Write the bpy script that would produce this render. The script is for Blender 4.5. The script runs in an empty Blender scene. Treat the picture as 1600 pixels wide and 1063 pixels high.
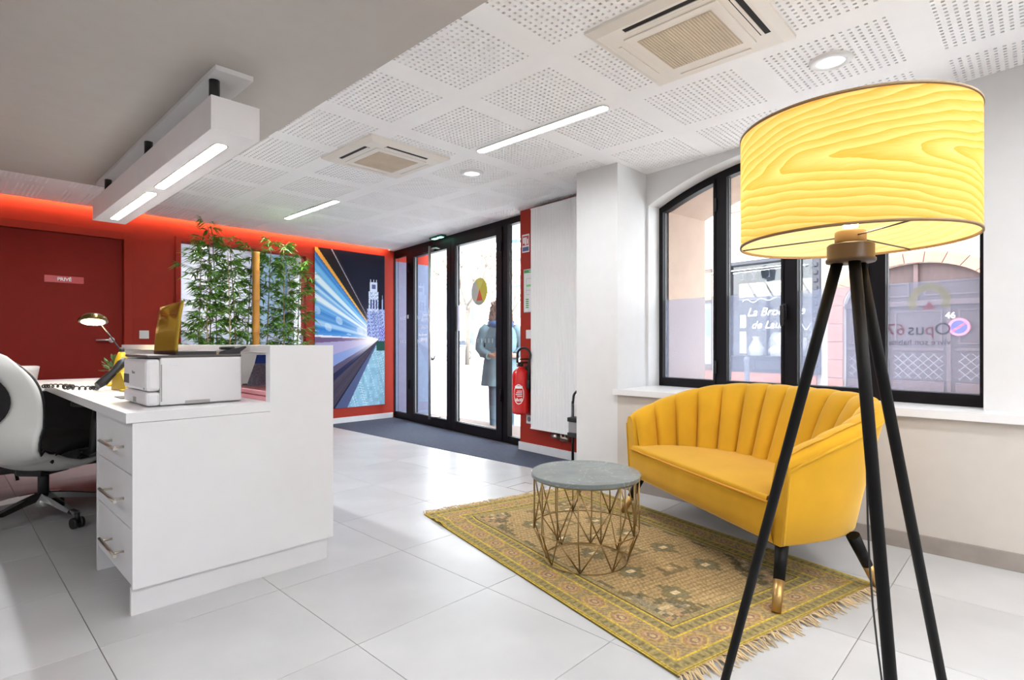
import bpy, bmesh, math, random
import numpy as np
from mathutils import Vector, Matrix

random.seed(7)
rng = np.random.default_rng(7)
scene = bpy.context.scene
COL = scene.collection

# ------------------------------------------------------------------ camera
FPX = 867.0
cam_d = bpy.data.cameras.new('camera')
cam = bpy.data.objects.new('camera', cam_d)
COL.objects.link(cam)
cam_d.sensor_width = 36.0
cam_d.lens = FPX / 1600 * 36.0
cam_d.shift_y = 6.5 / 1600
cam_d.clip_start = 0.05
cam_d.clip_end = 300
cam.location = (0, 0, 1.005)
CF, SF = 0.722352, 0.691525            # forward direction in plan
cam.rotation_euler = (math.pi / 2, 0, math.atan2(SF, CF) - math.pi / 2)
scene.camera = cam

# ------------------------------------------------------------------ world and exposure
world = bpy.data.worlds.new('overcast_sky')
scene.world = world
world.use_nodes = True
bg = world.node_tree.nodes['Background']
bg.inputs[0].default_value = (0.88, 0.95, 1.0, 1)
bg.inputs[1].default_value = 6.0
vs = scene.view_settings
vs.view_transform = 'Standard'
vs.look = 'None'
vs.gamma = 1.0
vs.use_curve_mapping = False
vs.exposure = 0.8
LED = 63.0            # radiance of the ceiling and pendant LED diffusers

# ------------------------------------------------------------------ materials
def lin(r, g=None, b=None):
    if g is None:
        r, g, b = r
    f = lambda c: (c / 255 / 12.92) if c / 255 <= 0.04045 else ((c / 255 + 0.055) / 1.055) ** 2.4
    return (f(r), f(g), f(b))

MATS = {}
def mat(name, col, rough=0.5, metal=0.0, var=0.06, scale=12.0, bump=0.0, bscale=80.0, spec=0.5, coat=0.0,
        emit=None, estr=0.0, stretch=None, sheen=0.0):
    """A principled material with a noise-driven colour variation and relief."""
    if name in MATS:
        return MATS[name]
    m = bpy.data.materials.new(name)
    m.use_nodes = True
    nt = m.node_tree
    b = nt.nodes['Principled BSDF']
    b.inputs['Roughness'].default_value = rough
    b.inputs['Metallic'].default_value = metal
    b.inputs['Specular IOR Level'].default_value = spec
    b.inputs['Coat Weight'].default_value = coat
    if sheen:
        b.inputs['Sheen Weight'].default_value = sheen
        b.inputs['Sheen Roughness'].default_value = 0.4
        b.inputs['Sheen Tint'].default_value = (1.0, 0.72, 0.30, 1)
    tc = nt.nodes.new('ShaderNodeTexCoord')
    mp = nt.nodes.new('ShaderNodeMapping')
    nt.links.new(tc.outputs['Object'], mp.inputs[0])
    if stretch:
        mp.inputs['Scale'].default_value = stretch
    no = nt.nodes.new('ShaderNodeTexNoise')
    no.inputs['Scale'].default_value = scale
    no.inputs['Detail'].default_value = 4
    nt.links.new(mp.outputs[0], no.inputs['Vector'])
    rp = nt.nodes.new('ShaderNodeValToRGB')
    rp.color_ramp.elements[0].position = 0.3
    rp.color_ramp.elements[1].position = 0.7
    rp.color_ramp.elements[0].color = (*[max(0, c * (1 - var)) for c in col], 1)
    rp.color_ramp.elements[1].color = (*[min(1, c * (1 + var)) for c in col], 1)
    nt.links.new(no.outputs['Fac'], rp.inputs[0])
    nt.links.new(rp.outputs[0], b.inputs['Base Color'])
    if bump:
        n2 = nt.nodes.new('ShaderNodeTexNoise')
        n2.inputs['Scale'].default_value = bscale
        n2.inputs['Detail'].default_value = 3
        nt.links.new(mp.outputs[0], n2.inputs['Vector'])
        bp = nt.nodes.new('ShaderNodeBump')
        bp.inputs['Strength'].default_value = bump
        bp.inputs['Distance'].default_value = 0.004
        nt.links.new(n2.outputs['Fac'], bp.inputs['Height'])
        nt.links.new(bp.outputs[0], b.inputs['Normal'])
    if emit:
        b.inputs['Emission Color'].default_value = (*emit, 1)
        b.inputs['Emission Strength'].default_value = estr
    MATS[name] = m
    return m

def glass_mat(name, tint=(1, 1, 1), film=0.0, filmcol=(0.8, 0.85, 0.95), gloss=1.0):
    m = bpy.data.materials.new(name)
    m.use_nodes = True
    nt = m.node_tree
    nt.nodes.clear()
    out = nt.nodes.new('ShaderNodeOutputMaterial')
    tr = nt.nodes.new('ShaderNodeBsdfTransparent')
    tr.inputs[0].default_value = (*tint, 1)
    gl = nt.nodes.new('ShaderNodeBsdfGlossy')
    gl.inputs['Roughness'].default_value = 0.01
    lw = nt.nodes.new('ShaderNodeLayerWeight')      # thin-pane reflectance, the same from both faces
    lw.inputs[0].default_value = 0.5
    pw = nt.nodes.new('ShaderNodeMath')
    pw.operation = 'POWER'
    pw.inputs[1].default_value = 5.0
    nt.links.new(lw.outputs['Facing'], pw.inputs[0])
    mu = nt.nodes.new('ShaderNodeMath')
    mu.operation = 'MULTIPLY_ADD'
    mu.inputs[1].default_value = 0.96 * gloss
    mu.inputs[2].default_value = 0.04 * gloss
    nt.links.new(pw.outputs[0], mu.inputs[0])
    mx = nt.nodes.new('ShaderNodeMixShader')
    nt.links.new(mu.outputs[0], mx.inputs[0])
    last = tr
    if film:
        df = nt.nodes.new('ShaderNodeBsdfDiffuse')
        tl = nt.nodes.new('ShaderNodeBsdfTranslucent')
        df.inputs[0].default_value = (*filmcol, 1)
        tl.inputs[0].default_value = (*filmcol, 1)
        m1 = nt.nodes.new('ShaderNodeMixShader')
        m1.inputs[0].default_value = 0.5
        nt.links.new(df.outputs[0], m1.inputs[1])
        nt.links.new(tl.outputs[0], m1.inputs[2])
        m2 = nt.nodes.new('ShaderNodeMixShader')
        m2.inputs[0].default_value = film
        nt.links.new(tr.outputs[0], m2.inputs[1])
        nt.links.new(m1.outputs[0], m2.inputs[2])
        last = m2
    nt.links.new(last.outputs[0], mx.inputs[1])
    nt.links.new(gl.outputs[0], mx.inputs[2])
    nt.links.new(mx.outputs[0], out.inputs[0])
    MATS[name] = m
    return m

def vcol_mat(name, rough=0.6, bump=0.0, bscale=300.0, spec=0.4):
    """Material whose colour is the printed or woven pattern stored on the mesh."""
    m = bpy.data.materials.new(name)
    m.use_nodes = True
    nt = m.node_tree
    b = nt.nodes['Principled BSDF']
    b.inputs['Roughness'].default_value = rough
    b.inputs['Specular IOR Level'].default_value = spec
    a = nt.nodes.new('ShaderNodeAttribute')
    a.attribute_name = 'pattern'
    nt.links.new(a.outputs['Color'], b.inputs['Base Color'])
    if bump:
        tc = nt.nodes.new('ShaderNodeTexCoord')
        no = nt.nodes.new('ShaderNodeTexNoise')
        no.inputs['Scale'].default_value = bscale
        nt.links.new(tc.outputs['Object'], no.inputs['Vector'])
        bp = nt.nodes.new('ShaderNodeBump')
        bp.inputs['Strength'].default_value = bump
        bp.inputs['Distance'].default_value = 0.003
        nt.links.new(no.outputs['Fac'], bp.inputs['Height'])
        nt.links.new(bp.outputs[0], b.inputs['Normal'])
    MATS[name] = m
    return m

def emit_mat(name, col, strength):
    m = bpy.data.materials.new(name)
    m.use_nodes = True
    nt = m.node_tree
    nt.nodes.clear()
    out = nt.nodes.new('ShaderNodeOutputMaterial')
    e = nt.nodes.new('ShaderNodeEmission')
    e.inputs[0].default_value = (*col, 1)
    e.inputs[1].default_value = strength
    nt.links.new(e.outputs[0], out.inputs[0])
    MATS[name] = m
    return m

WHITE = mat('white_paint', (0.73, 0.73, 0.73), 0.55, var=0.015, bump=0.05, bscale=150)
CREAM = mat('cream_paint', (0.62, 0.575, 0.53), 0.6, var=0.02, bump=0.06, bscale=120)
CEIL = mat('ceiling_plaster', (0.92, 0.925, 0.935), 0.6, var=0.01)
FELT = mat('acoustic_felt', (0.14, 0.115, 0.095), 0.9, var=0.1)
TAUPE = mat('taupe_paint', (0.47, 0.435, 0.405), 0.6, var=0.02, bump=0.04)
RED = mat('brick_red_paint', lin(162, 47, 32), 0.6, var=0.03, bump=0.04, bscale=160, spec=0.25)
REDDOOR = mat('brick_red_door', lin(138, 34, 24), 0.6, var=0.03, spec=0.2)
LAM = mat('white_laminate', (0.755, 0.75, 0.765), 0.32, var=0.01, bump=0.015, bscale=60)
GROUT = mat('grout', (0.22, 0.17, 0.15), 0.9, var=0.1)
SKIRT = mat('pale_skirting', (0.72, 0.73, 0.75), 0.4, var=0.03)
SKIRTG = mat('grey_stone_skirting', (0.33, 0.29, 0.265), 0.5, var=0.08, bump=0.05)
ALU = mat('black_aluminium', (0.006, 0.005, 0.007), 0.45, var=0.1, spec=0.2)
STEEL = mat('brushed_steel', (0.62, 0.60, 0.57), 0.28, 1.0, var=0.05)
CHROME = mat('chrome', (0.8, 0.8, 0.8), 0.1, 1.0, var=0.02)
NICKEL = mat('satin_nickel', (0.55, 0.50, 0.43), 0.3, 1.0, var=0.05)
BRASS = mat('antique_brass', (0.36, 0.24, 0.10), 0.35, 1.0, var=0.12)
GOLD = mat('satin_gold', (0.52, 0.33, 0.13), 0.4, 1.0, var=0.06)
BLACK = mat('black_plastic', (0.012, 0.012, 0.013), 0.4, var=0.1)
BLACKWOOD = mat('black_wood', (0.0035, 0.003, 0.003), 0.5, var=0.3, scale=20, stretch=(1, 1, 0.1), spec=0.18)
BLACKMETAL = mat('black_metal', (0.015, 0.015, 0.017), 0.35, var=0.1)
FABRIC = mat('black_fabric', (0.015, 0.014, 0.016), 0.9, var=0.3, scale=200, bump=0.2, bscale=500)
WPLASTIC = mat('white_plastic', (0.76, 0.76, 0.76), 0.35, var=0.01)
CHAIRW = mat('chair_white_plastic', (0.70, 0.69, 0.66), 0.3, var=0.01)
OFFW = mat('offwhite_plastic', (0.80, 0.77, 0.73), 0.4, var=0.01)
GREYP = mat('grey_plastic', (0.30, 0.29, 0.29), 0.45, var=0.05)
YEL = mat('yellow_lacquer', (0.72, 0.46, 0.02), 0.3, var=0.05)
GLASS = glass_mat('clear_glass')
FILM = glass_mat('frosted_film_glass', film=0.34, filmcol=(0.34, 0.39, 0.54))
DIFF = emit_mat('led_diffuser', (0.96, 0.98, 1.0), LED)

# ------------------------------------------------------------------ mesh helpers
class MB:
    """Collects shapes into one mesh."""
    def __init__(s):
        s.v = []
        s.f = []
        s.sm = []
    def add(s, vs, fs, smooth=False):
        o = len(s.v)
        s.v += [tuple(p) for p in vs]
        s.f += [tuple(i + o for i in f) for f in fs]
        s.sm += [smooth] * len(fs)
        return s
    def box(s, x0, x1, y0, y1, z0, z1, bev=0.0):
        if x1 < x0: x0, x1 = x1, x0
        if y1 < y0: y0, y1 = y1, y0
        if z1 < z0: z0, z1 = z1, z0
        if bev <= 0:
            vs = [(x, y, z) for z in (z0, z1) for y in (y0, y1) for x in (x0, x1)]
            return s.add(vs, [(0, 2, 3, 1), (4, 5, 7, 6), (0, 1, 5, 4), (2, 6, 7, 3), (0, 4, 6, 2), (1, 3, 7, 5)])
        bm = bmesh.new()
        bmesh.ops.create_cube(bm, size=1)
        for v in bm.verts:
            v.co = Vector(((x0 + x1) / 2 + v.co.x * (x1 - x0), (y0 + y1) / 2 + v.co.y * (y1 - y0), (z0 + z1) / 2 + v.co.z * (z1 - z0)))
        bmesh.ops.bevel(bm, geom=bm.edges[:], offset=min(bev, (x1 - x0) * .45, (y1 - y0) * .45, (z1 - z0) * .45), segments=2, affect='EDGES', profile=0.5)
        bm.verts.index_update()
        s.add([v.co[:] for v in bm.verts], [[v.index for v in f.verts] for f in bm.faces])
        bm.free()
        return s
    def prism(s, poly, z0, z1, axis='z'):
        """poly = 2D points; extruded along axis (z: (x,y), y: (x,z), x: (y,z))."""
        n = len(poly)
        ar = sum(poly[i][0] * poly[(i + 1) % n][1] - poly[(i + 1) % n][0] * poly[i][1] for i in range(n))
        if ar < 0: poly = poly[::-1]
        mk = {'z': lambda p, w: (p[0], p[1], w), 'y': lambda p, w: (p[0], w, p[1]), 'x': lambda p, w: (w, p[0], p[1])}[axis]
        vs = [mk(p, z0) for p in poly] + [mk(p, z1) for p in poly]
        fs = [tuple(range(n))[::-1], tuple(range(n, 2 * n))] + [(i, (i + 1) % n, n + (i + 1) % n, n + i) for i in range(n)]
        if axis == 'y': fs = [f[::-1] for f in fs]
        return s.add(vs, fs)
    def tube(s, pts, r, n=10, closed=False, smooth=True, caps=True, twist=0.0):
        pts = [Vector(p) for p in pts]
        m = len(pts)
        rs = r if isinstance(r, (list, tuple)) else [r] * m
        ring = []
        up = Vector((0, 0, 1))
        prev = None
        for i, p in enumerate(pts):
            if closed:
                d = pts[(i + 1) % m] - pts[(i - 1) % m]
            else:
                d = pts[min(i + 1, m - 1)] - pts[max(i - 1, 0)]
            d.normalize()
            if prev is None:
                a = up if abs(d.z) < 0.95 else Vector((1, 0, 0))
                u = d.cross(a).normalized()
            else:
                u = (prev - d * prev.dot(d)).normalized()
            prev = u
            w = d.cross(u)
            ring.append([p + (u * math.cos(t) + w * math.sin(t)) * rs[i] for t in [2 * math.pi * k / n + twist for k in range(n)]])
        vs = [q for rg in ring for q in rg]
        fs = []
        for i in range(m if closed else m - 1):
            j = (i + 1) % m
            for k in range(n):
                fs.append((i * n + k, i * n + (k + 1) % n, j * n + (k + 1) % n, j * n + k))
        s.add(vs, fs, smooth)
        if caps and not closed:
            o = len(s.v) - len(vs)
            s.f += [tuple(o + k for k in range(n))[::-1], tuple(o + (m - 1) * n + k for k in range(n))]
            s.sm += [False, False]
        return s
    def lathe(s, prof, c=(0, 0, 0), n=32, smooth=True, cap=True):
        """prof = [(r, z)...] about a vertical axis through c."""
        vs = []
        for r, z in prof:
            for k in range(n):
                t = 2 * math.pi * k / n
                vs.append((c[0] + r * math.cos(t), c[1] + r * math.sin(t), c[2] + z))
        fs = []
        for i in range(len(prof) - 1):
            for k in range(n):
                fs.append((i * n + k, i * n + (k + 1) % n, (i + 1) * n + (k + 1) % n, (i + 1) * n + k))
        s.add(vs, fs, smooth)
        if cap:
            o = len(s.v) - len(vs)
            if prof[0][0] > 1e-5:
                s.f.append(tuple(o + k for k in range(n))[::-1]); s.sm.append(False)
            if prof[-1][0] > 1e-5:
                s.f.append(tuple(o + (len(prof) - 1) * n + k for k in range(n))); s.sm.append(False)
        return s
    def grid(s, fn, nu, nv, smooth=True, cu=False, cv=False):
        vs = [fn(i / (nu - (0 if cu else 1)), j / (nv - (0 if cv else 1))) for i in range(nu) for j in range(nv)]
        fs = []
        for i in range(nu if cu else nu - 1):
            for j in range(nv if cv else nv - 1):
                a, b = (i + 1) % nu, (j + 1) % nv
                fs.append((i * nv + j, a * nv + j, a * nv + b, i * nv + b))
        return s.add(vs, fs, smooth)
    def xf(s, M):
        s.v = [tuple(M @ Vector(p)) for p in s.v]
        return s
    def mesh(s, name, m):
        me = bpy.data.meshes.new(name)
        me.from_pydata(s.v, [], s.f)
        me.polygons.foreach_set('use_smooth', s.sm)
        me.materials.append(m)
        me.update()
        return me
    def build(s, name, m, parent=None, loc=None, rz=None, fixn=False):
        me = s.mesh(name, m)
        if fixn:
            bm = bmesh.new(); bm.from_mesh(me)
            bmesh.ops.recalc_face_normals(bm, faces=bm.faces[:])
            bm.to_mesh(me); bm.free()
        return link(name, me, parent, loc, rz)

def link(name, me, parent=None, loc=None, rz=None):
    o = bpy.data.objects.new(name, me)
    COL.objects.link(o)
    if parent is not None: o.parent = parent
    if loc is not None: o.location = loc
    if rz is not None: o.rotation_euler = (0, 0, rz)
    return o

def tag(o, label=None, cat=None, group=None, kind=None):
    if label: o['label'] = label
    if cat: o['category'] = cat
    if group: o['group'] = group
    if kind: o['kind'] = kind
    return o

def thing(name, label, cat, loc=(0, 0, 0), rz=0.0, group=None):
    o = bpy.data.objects.new(name, None)
    o.empty_display_size = 0.1
    COL.objects.link(o)
    o.location = loc
    o.rotation_euler = (0, 0, rz)
    return tag(o, label, cat, group)

def struct(name, loc=(0, 0, 0), rz=0.0, label=None):
    o = bpy.data.objects.new(name, None)
    o.empty_display_size = 0.1
    COL.objects.link(o)
    o.location = loc
    o.rotation_euler = (0, 0, rz)
    return tag(o, label, None, None, 'structure')

def S(o, label=None):
    return tag(o, label, None, None, 'structure')

def dup(root, loc=None, rz=None, label=None):
    def rec(o, parent):
        c = o.copy()
        COL.objects.link(c)
        c.parent = parent
        for ch in o.children:
            rec(ch, c)
        return c
    r = rec(root, None)
    if loc is not None: r.location = loc
    if rz is not None: r.rotation_euler = (0, 0, rz)
    if label: r['label'] = label
    return r

def text_mesh(txt, size, depth=0.0, shear=0.0, align='CENTER', bold=0.0):
    cu = bpy.data.curves.new('lettering', 'FONT')
    cu.body = txt
    cu.size = size
    cu.extrude = depth
    cu.shear = shear
    cu.offset = bold
    cu.align_x = align
    cu.align_y = 'CENTER'
    cu.resolution_u = 3
    o = bpy.data.objects.new('lettering', cu)
    COL.objects.link(o)
    dg = bpy.context.evaluated_depsgraph_get()
    me = bpy.data.meshes.new_from_object(o.evaluated_get(dg))
    bpy.data.objects.remove(o)
    bpy.data.curves.remove(cu)
    return me

def lettering(txt, size, m, parent, origin, xdir, updir=(0, 0, 1), shear=0.0, name='lettering', align='CENTER', bold=0.0, mirror=False):
    """Flat lettering lying in the plane of xdir and updir."""
    me = text_mesh(txt, size, 0.0006, shear, align, bold)
    X = Vector(xdir).normalized(); U = Vector(updir).normalized(); N = X.cross(U)
    M = Matrix(((X.x, U.x, N.x, origin[0]), (X.y, U.y, N.y, origin[1]), (X.z, U.z, N.z, origin[2]), (0, 0, 0, 1)))
    if mirror: M = M @ Matrix.Diagonal((-1, 1, 1, 1))
    me.transform(M)
    me.materials.clear(); me.materials.append(m)
    return link(name, me, parent)

def skin_mesh(name, verts, edges, radii, m, parent=None, sub=2, root=0):
    me = bpy.data.meshes.new(name)
    me.from_pydata(verts, edges, [])
    o = bpy.data.objects.new(name, me)
    COL.objects.link(o)
    sk = o.modifiers.new('skin', 'SKIN')
    for i, r in enumerate(radii):
        d = me.skin_vertices[0].data[i]
        d.radius = (r, r) if not isinstance(r, (tuple, list)) else r
        d.use_root = (i == root)
    sk.use_smooth_shade = True
    ss = o.modifiers.new('sub', 'SUBSURF')
    ss.levels = sub; ss.render_levels = sub
    dg = bpy.context.evaluated_depsgraph_get()
    me2 = bpy.data.meshes.new_from_object(o.evaluated_get(dg))
    bpy.data.objects.remove(o)
    for p in me2.polygons: p.use_smooth = True
    me2.materials.clear(); me2.materials.append(m)
    return link(name, me2, parent)

def pattern_grid(name, w, h, nx, ny, fn, m, parent=None, zfn=None):
    """Flat grid w x h in local x,z (or x,y when zfn given) with a colour computed per vertex."""
    u = np.linspace(0, 1, nx); v = np.linspace(0, 1, ny)
    U, V = np.meshgrid(u, v)
    col = fn(U.ravel(), V.ravel())
    if zfn is None:
        co = np.stack([U.ravel() * w, np.zeros(nx * ny), V.ravel() * h], 1)
    else:
        co = np.stack([U.ravel() * w, V.ravel() * h, zfn(U.ravel(), V.ravel())], 1)
    idx = np.arange(nx * ny).reshape(ny, nx)
    f = np.stack([idx[:-1, :-1], idx[:-1, 1:], idx[1:, 1:], idx[1:, :-1]], -1).reshape(-1, 4)
    me = bpy.data.meshes.new(name)
    me.from_pydata(co.tolist(), [], f.tolist())
    at = me.color_attributes.new('pattern', 'FLOAT_COLOR', 'POINT')
    at.data.foreach_set('color', np.concatenate([col, np.ones((len(col), 1))], 1).astype(np.float32).ravel())
    me.polygons.foreach_set('use_smooth', [True] * len(f))
    me.materials.append(m)
    me.update()
    return link(name, me, parent)

def srgb(a):
    a = np.clip(np.asarray(a, float), 0, 1)
    return np.where(a <= 0.04045, a / 12.92, ((a + 0.055) / 1.055) ** 2.4)

# =================================================================== THE SETTING
CZ = 2.28                    # ceiling height
XL, YB, YR = -3.0, -2.6, 6.44   # left wall, back wall behind the camera, red wall

# ---- floor: slab with grout and one object per tile
floor = S(MB().box(XL, 5.0, YB, YR + 0.1, -0.06, -0.004).build('floor', GROUT), 'pale grey stone tile floor')
def tile_material():
    m = mat('grey_stone_tile', (0.52, 0.52, 0.525), 0.3, var=0.07, scale=3.0, bump=0.02, bscale=40)
    nt = m.node_tree
    b = nt.nodes['Principled BSDF']
    no = nt.nodes.new('ShaderNodeTexNoise'); no.inputs['Scale'].default_value = 5.0; no.inputs['Detail'].default_value = 6
    mr = nt.nodes.new('ShaderNodeMapRange'); mr.inputs[3].default_value = 0.24; mr.inputs[4].default_value = 0.42
    tc = nt.nodes.new('ShaderNodeTexCoord')
    nt.links.new(tc.outputs['Object'], no.inputs['Vector'])
    nt.links.new(no.outputs['Fac'], mr.inputs[0])
    nt.links.new(mr.outputs[0], b.inputs['Roughness'])
    # vary tone from tile to tile
    oi = nt.nodes.new('ShaderNodeObjectInfo')
    hs = nt.nodes.new('ShaderNodeHueSaturation')
    m2 = nt.nodes.new('ShaderNodeMapRange'); m2.inputs[3].default_value = 0.95; m2.inputs[4].default_value = 1.05
    nt.links.new(oi.outputs['Random'], m2.inputs[0])
    nt.links.new(m2.outputs[0], hs.inputs['Value'])
    rp = [n for n in nt.nodes if n.type == 'VALTORGB'][0]
    nt.links.new(rp.outputs[0], hs.inputs['Color'])
    nt.links.new(hs.outputs[0], b.inputs['Base Color'])
    return m
TILE = tile_material()
tile_me = MB().box(0.0012, 0.5988, 0.0012, 0.5988, -0.012, 0.0, 0.0009).mesh('tile', TILE)
MATX = 3.36
for i in range(-7, 7):
    for j in range(-7, 9):
        x0, y0 = 0.382 + 0.6 * i, 1.056 + 0.6 * j
        if x0 + 0.6 <= XL or y0 >= YR or y0 + 0.6 <= YB: continue
        y1 = min(y0 + 0.6, YR)
        x1 = x0 + 0.6
        if y0 > 2.2 and x1 > MATX:
            x1 = MATX
        if x1 - x0 < 0.03: continue
        xa, ya = max(x0, XL), max(y0, YB)
        if (xa, ya, x1, y1) == (x0, y0, x0 + 0.6, y0 + 0.6):
            link('tile', tile_me, floor, (x0, y0, 0))
        else:
            link('tile', MB().box(0.0012, x1 - xa - 0.0012, 0.0012, y1 - ya - 0.0012, -0.012, 0, 0.0009).mesh('tile', TILE), floor, (xa, ya, 0))

# ---- entrance mat well
MATM = mat('ribbed_entrance_carpet', lin(72, 80, 98), 0.95, var=0.35, scale=30, stretch=(9.0, 0.5, 1), bump=0.5, bscale=120)
KD = 0.14
def door_x(y): return 4.003 + KD * (y - 3.719)
mt = MB().prism([(MATX, 2.52), (3.755, 2.52), (3.865, 3.63), (3.97, 3.72), (door_x(YR) - 0.02, YR), (MATX, YR)], -0.01, 0.004)
tag(mt.build('entrance_mat', MATM), 'blue grey ribbed entrance carpet in front of the glass doors', 'mat')

# ---- ceiling with square perforated fields (each hole is real)
def build_ceiling():
    x_lines = [0.77 - 0.0 + 0.6 * k for k in range(-1, 6)]
    P0X, P0Y, PITCH, N, HS = 1.97, 1.65, 0.03, 16, 0.0062
    fx = [P0X + 0.6 * k - 0.015 for k in range(-8, 4)]
    fy = [P0Y + 0.6 * k - 0.015 for k in range(-4, 8)]
    W = PITCH * N
    V, F = [], []
    xe0, xe1, ye0, ye1 = XL, 4.9, YB, 6.37
    def rect(x0, x1, y0, y1):
        x0, x1 = max(x0, xe0), min(x1, xe1); y0, y1 = max(y0, ye0), min(y1, ye1)
        if x1 - x0 < 1e-4 or y1 - y0 < 1e-4: return
        o = len(V)
        V.extend([(x0, y0, CZ), (x1, y0, CZ), (x1, y1, CZ), (x0, y1, CZ)])
        F.append((o, o + 3, o + 2, o + 1))
    def visible(x, y):
        return (x > 1.2 and y > -0.4) or (y > 5.0 and x > -0.3)
    xs = sorted(set([xe0, xe1] + [q for a in fx for q in (a, a + W) if xe0 < q < xe1]))
    ys = sorted(set([ye0, ye1] + [q for a in fy for q in (a, a + W) if ye0 < q < ye1]))
    isx = lambda x: any(abs(x - a) < 1e-6 for a in fx)
    isy = lambda y: any(abs(y - a) < 1e-6 for a in fy)
    for xa, xb in zip(xs[:-1], xs[1:]):
        for ya, yb in zip(ys[:-1], ys[1:]):
            if isx(xa) and isy(ya) and visible(xb, yb):
                nx, ny = int((xb - xa) / PITCH + .5), int((yb - ya) / PITCH + .01)
                if nx == 0 or ny == 0:
                    rect(xa, xb, ya, yb); continue
                for i in range(nx):
                    for j in range(ny):
                        x0, x1 = xa + i * PITCH, xa + (i + 1) * PITCH
                        y0, y1 = ya + j * PITCH, ya + (j + 1) * PITCH
                        cx, cy = (x0 + x1) / 2, (y0 + y1) / 2
                        o = len(V)
                        V.extend([(x0, y0, CZ), (x1, y0, CZ), (x1, y1, CZ), (x0, y1, CZ),
                                  (cx - HS, cy - HS, CZ), (cx + HS, cy - HS, CZ), (cx + HS, cy + HS, CZ), (cx - HS, cy + HS, CZ),
                                  (cx - HS, cy - HS, CZ + .013), (cx + HS, cy - HS, CZ + .013), (cx + HS, cy + HS, CZ + .013), (cx - HS, cy + HS, CZ + .013)])
                        for a in range(4):
                            b = (a + 1) % 4
                            F.append((o + a, o + 4 + a, o + 4 + b, o + b))
                            F.append((o + 4 + a, o + 8 + a, o + 8 + b, o + 4 + b))
                rect(xa, xb, ya + ny * PITCH, yb)
            else:
                rect(xa, xb, ya, yb)
    me = bpy.data.meshes.new('ceiling')
    me.from_pydata(V, [], F)
    me.materials.append(CEIL)
    me.update()
    return link('ceiling', me)
ceiling = S(build_ceiling(), 'white plasterboard ceiling with square fields of small holes')
MB().box(XL, 4.9, YB, 6.37, CZ + 0.013, CZ + 0.05).build('felt_backing', FELT, ceiling)
# cove above the red wall: the ceiling stops short, a light strip sits behind its edge
cv = MB().box(XL, 4.9, 6.30, YR + 0.12, CZ + 0.11, CZ + 0.14)
cv.box(XL, 4.9, 6.28, 6.30, CZ + 0.05, CZ + 0.14)
cv.box(4.29, 4.9, 6.37, YR + 0.12, CZ, CZ + 0.11)
cv.build('cove', CEIL, ceiling)
COVE = emit_mat('warm_led_strip', (1.0, 0.55, 0.28), 60.0)
led = thing('led_strip', 'warm light strip hidden in the cove above the red wall', 'light strip', (0, 6.356, CZ + 0.052))
MB().box(XL + 0.05, 4.24, -0.012, 0.012, -0.001, 0.006).build('profile', WPLASTIC, led)
MB().box(XL + 0.05, 4.24, 0.0125, 0.0135, -0.045, 0.006).build('diffuser', COVE, led)

# lowered taupe soffit above the reception desk
S(MB().box(XL, 1.335, YB, 5.16, 2.20, CZ - 0.0005).build('ceiling_soffit', TAUPE), 'lowered taupe ceiling panel above the reception desk')

# ---- red wall with a door and an inner window
wr = MB()
WX0, WX1, WZ0, WZ1 = 1.775, 3.115, 0.93, 2.065
TOPZ = CZ + 0.14
wr.box(XL, 0.34, YR, YR + 0.12, 0, TOPZ)
wr.box(0.34, 1.285, YR, YR + 0.12, 2.02, TOPZ)
wr.box(0.34, 1.285, YR + 0.075, YR + 0.12, 0, 2.02)
wr.box(1.285, WX0, YR, YR + 0.12, 0, TOPZ)
wr.box(WX0, WX1, YR, YR + 0.12, 0, WZ0)
wr.box(WX0, WX1, YR, YR + 0.12, WZ1, TOPZ)
wr.box(WX1, 4.395, YR, YR + 0.12, 0, TOPZ)
S(wr.build('wall_back', RED), 'brick red painted wall with the door and the poster')
S(MB().box(4.40, 4.98, YR - 0.02, YR + 0.3, -0.12, 2.14).build('wall_back_exterior', mat('blue_grey_cladding', lin(96, 108, 138), 0.5, var=0.05)), 'blue grey outer wall beside the entrance doors')
S(MB().box(4.40, 4.98, YR - 0.02, YR + 0.3, 2.14, 2.9).build('wall_back_exterior_top', RED), 'red band above the outer wall beside the entrance doors')
S(MB().box(1.36, 4.36, YR - 0.014, YR, 0, 0.072, 0.002).build('baseboard_back', SKIRT), 'pale skirting under the red wall')

d2 = struct('door_2', label='brick red flush door with a small sign')
MB().box(0.345, 1.28, YR + 0.03, YR + 0.07, 0.004, 2.017, 0.002).build('door_leaf', REDDOOR, d2)
fr = MB().box(0.275, 0.342, YR - 0.018, YR + 0.03, 0, 2.09, 0.002).box(1.283, 1.352, YR - 0.018, YR + 0.03, 0, 2.09, 0.002).box(0.342, 1.283, YR - 0.018, YR + 0.03, 2.019, 2.09, 0.002)
fr.build('door_frame', RED, d2)
h = MB().tube([(1.19, YR + 0.03, 1.045), (1.19, YR - 0.022, 1.045)], 0.012, 12)
h.tube([(1.19, YR - 0.022, 1.045), (1.165, YR - 0.028, 1.045), (1.06, YR - 0.028, 1.043)], [0.011, 0.011, 0.009], 12)
h.lathe([(0.026, 0), (0.026, 0.006), (0.02, 0.009)], n=20)
nv = len(h.v)
hv = h.v[-60:]
h.v[-60:] = [(1.19 + x, YR + 0.03 - z, 1.045 + y) for x, y, z in hv]
h.build('door_handle', STEEL, d2)
sg = thing('door_sign', 'small red sign reading privé on the red door', 'sign', (0.835, YR + 0.03, 1.597))
MB().box(-0.142, 0.142, -0.004, 0, -0.031, 0.031, 0.001).build('plate', mat('sign_red', lin(205, 52, 58), 0.35, var=0.02), sg)
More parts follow.
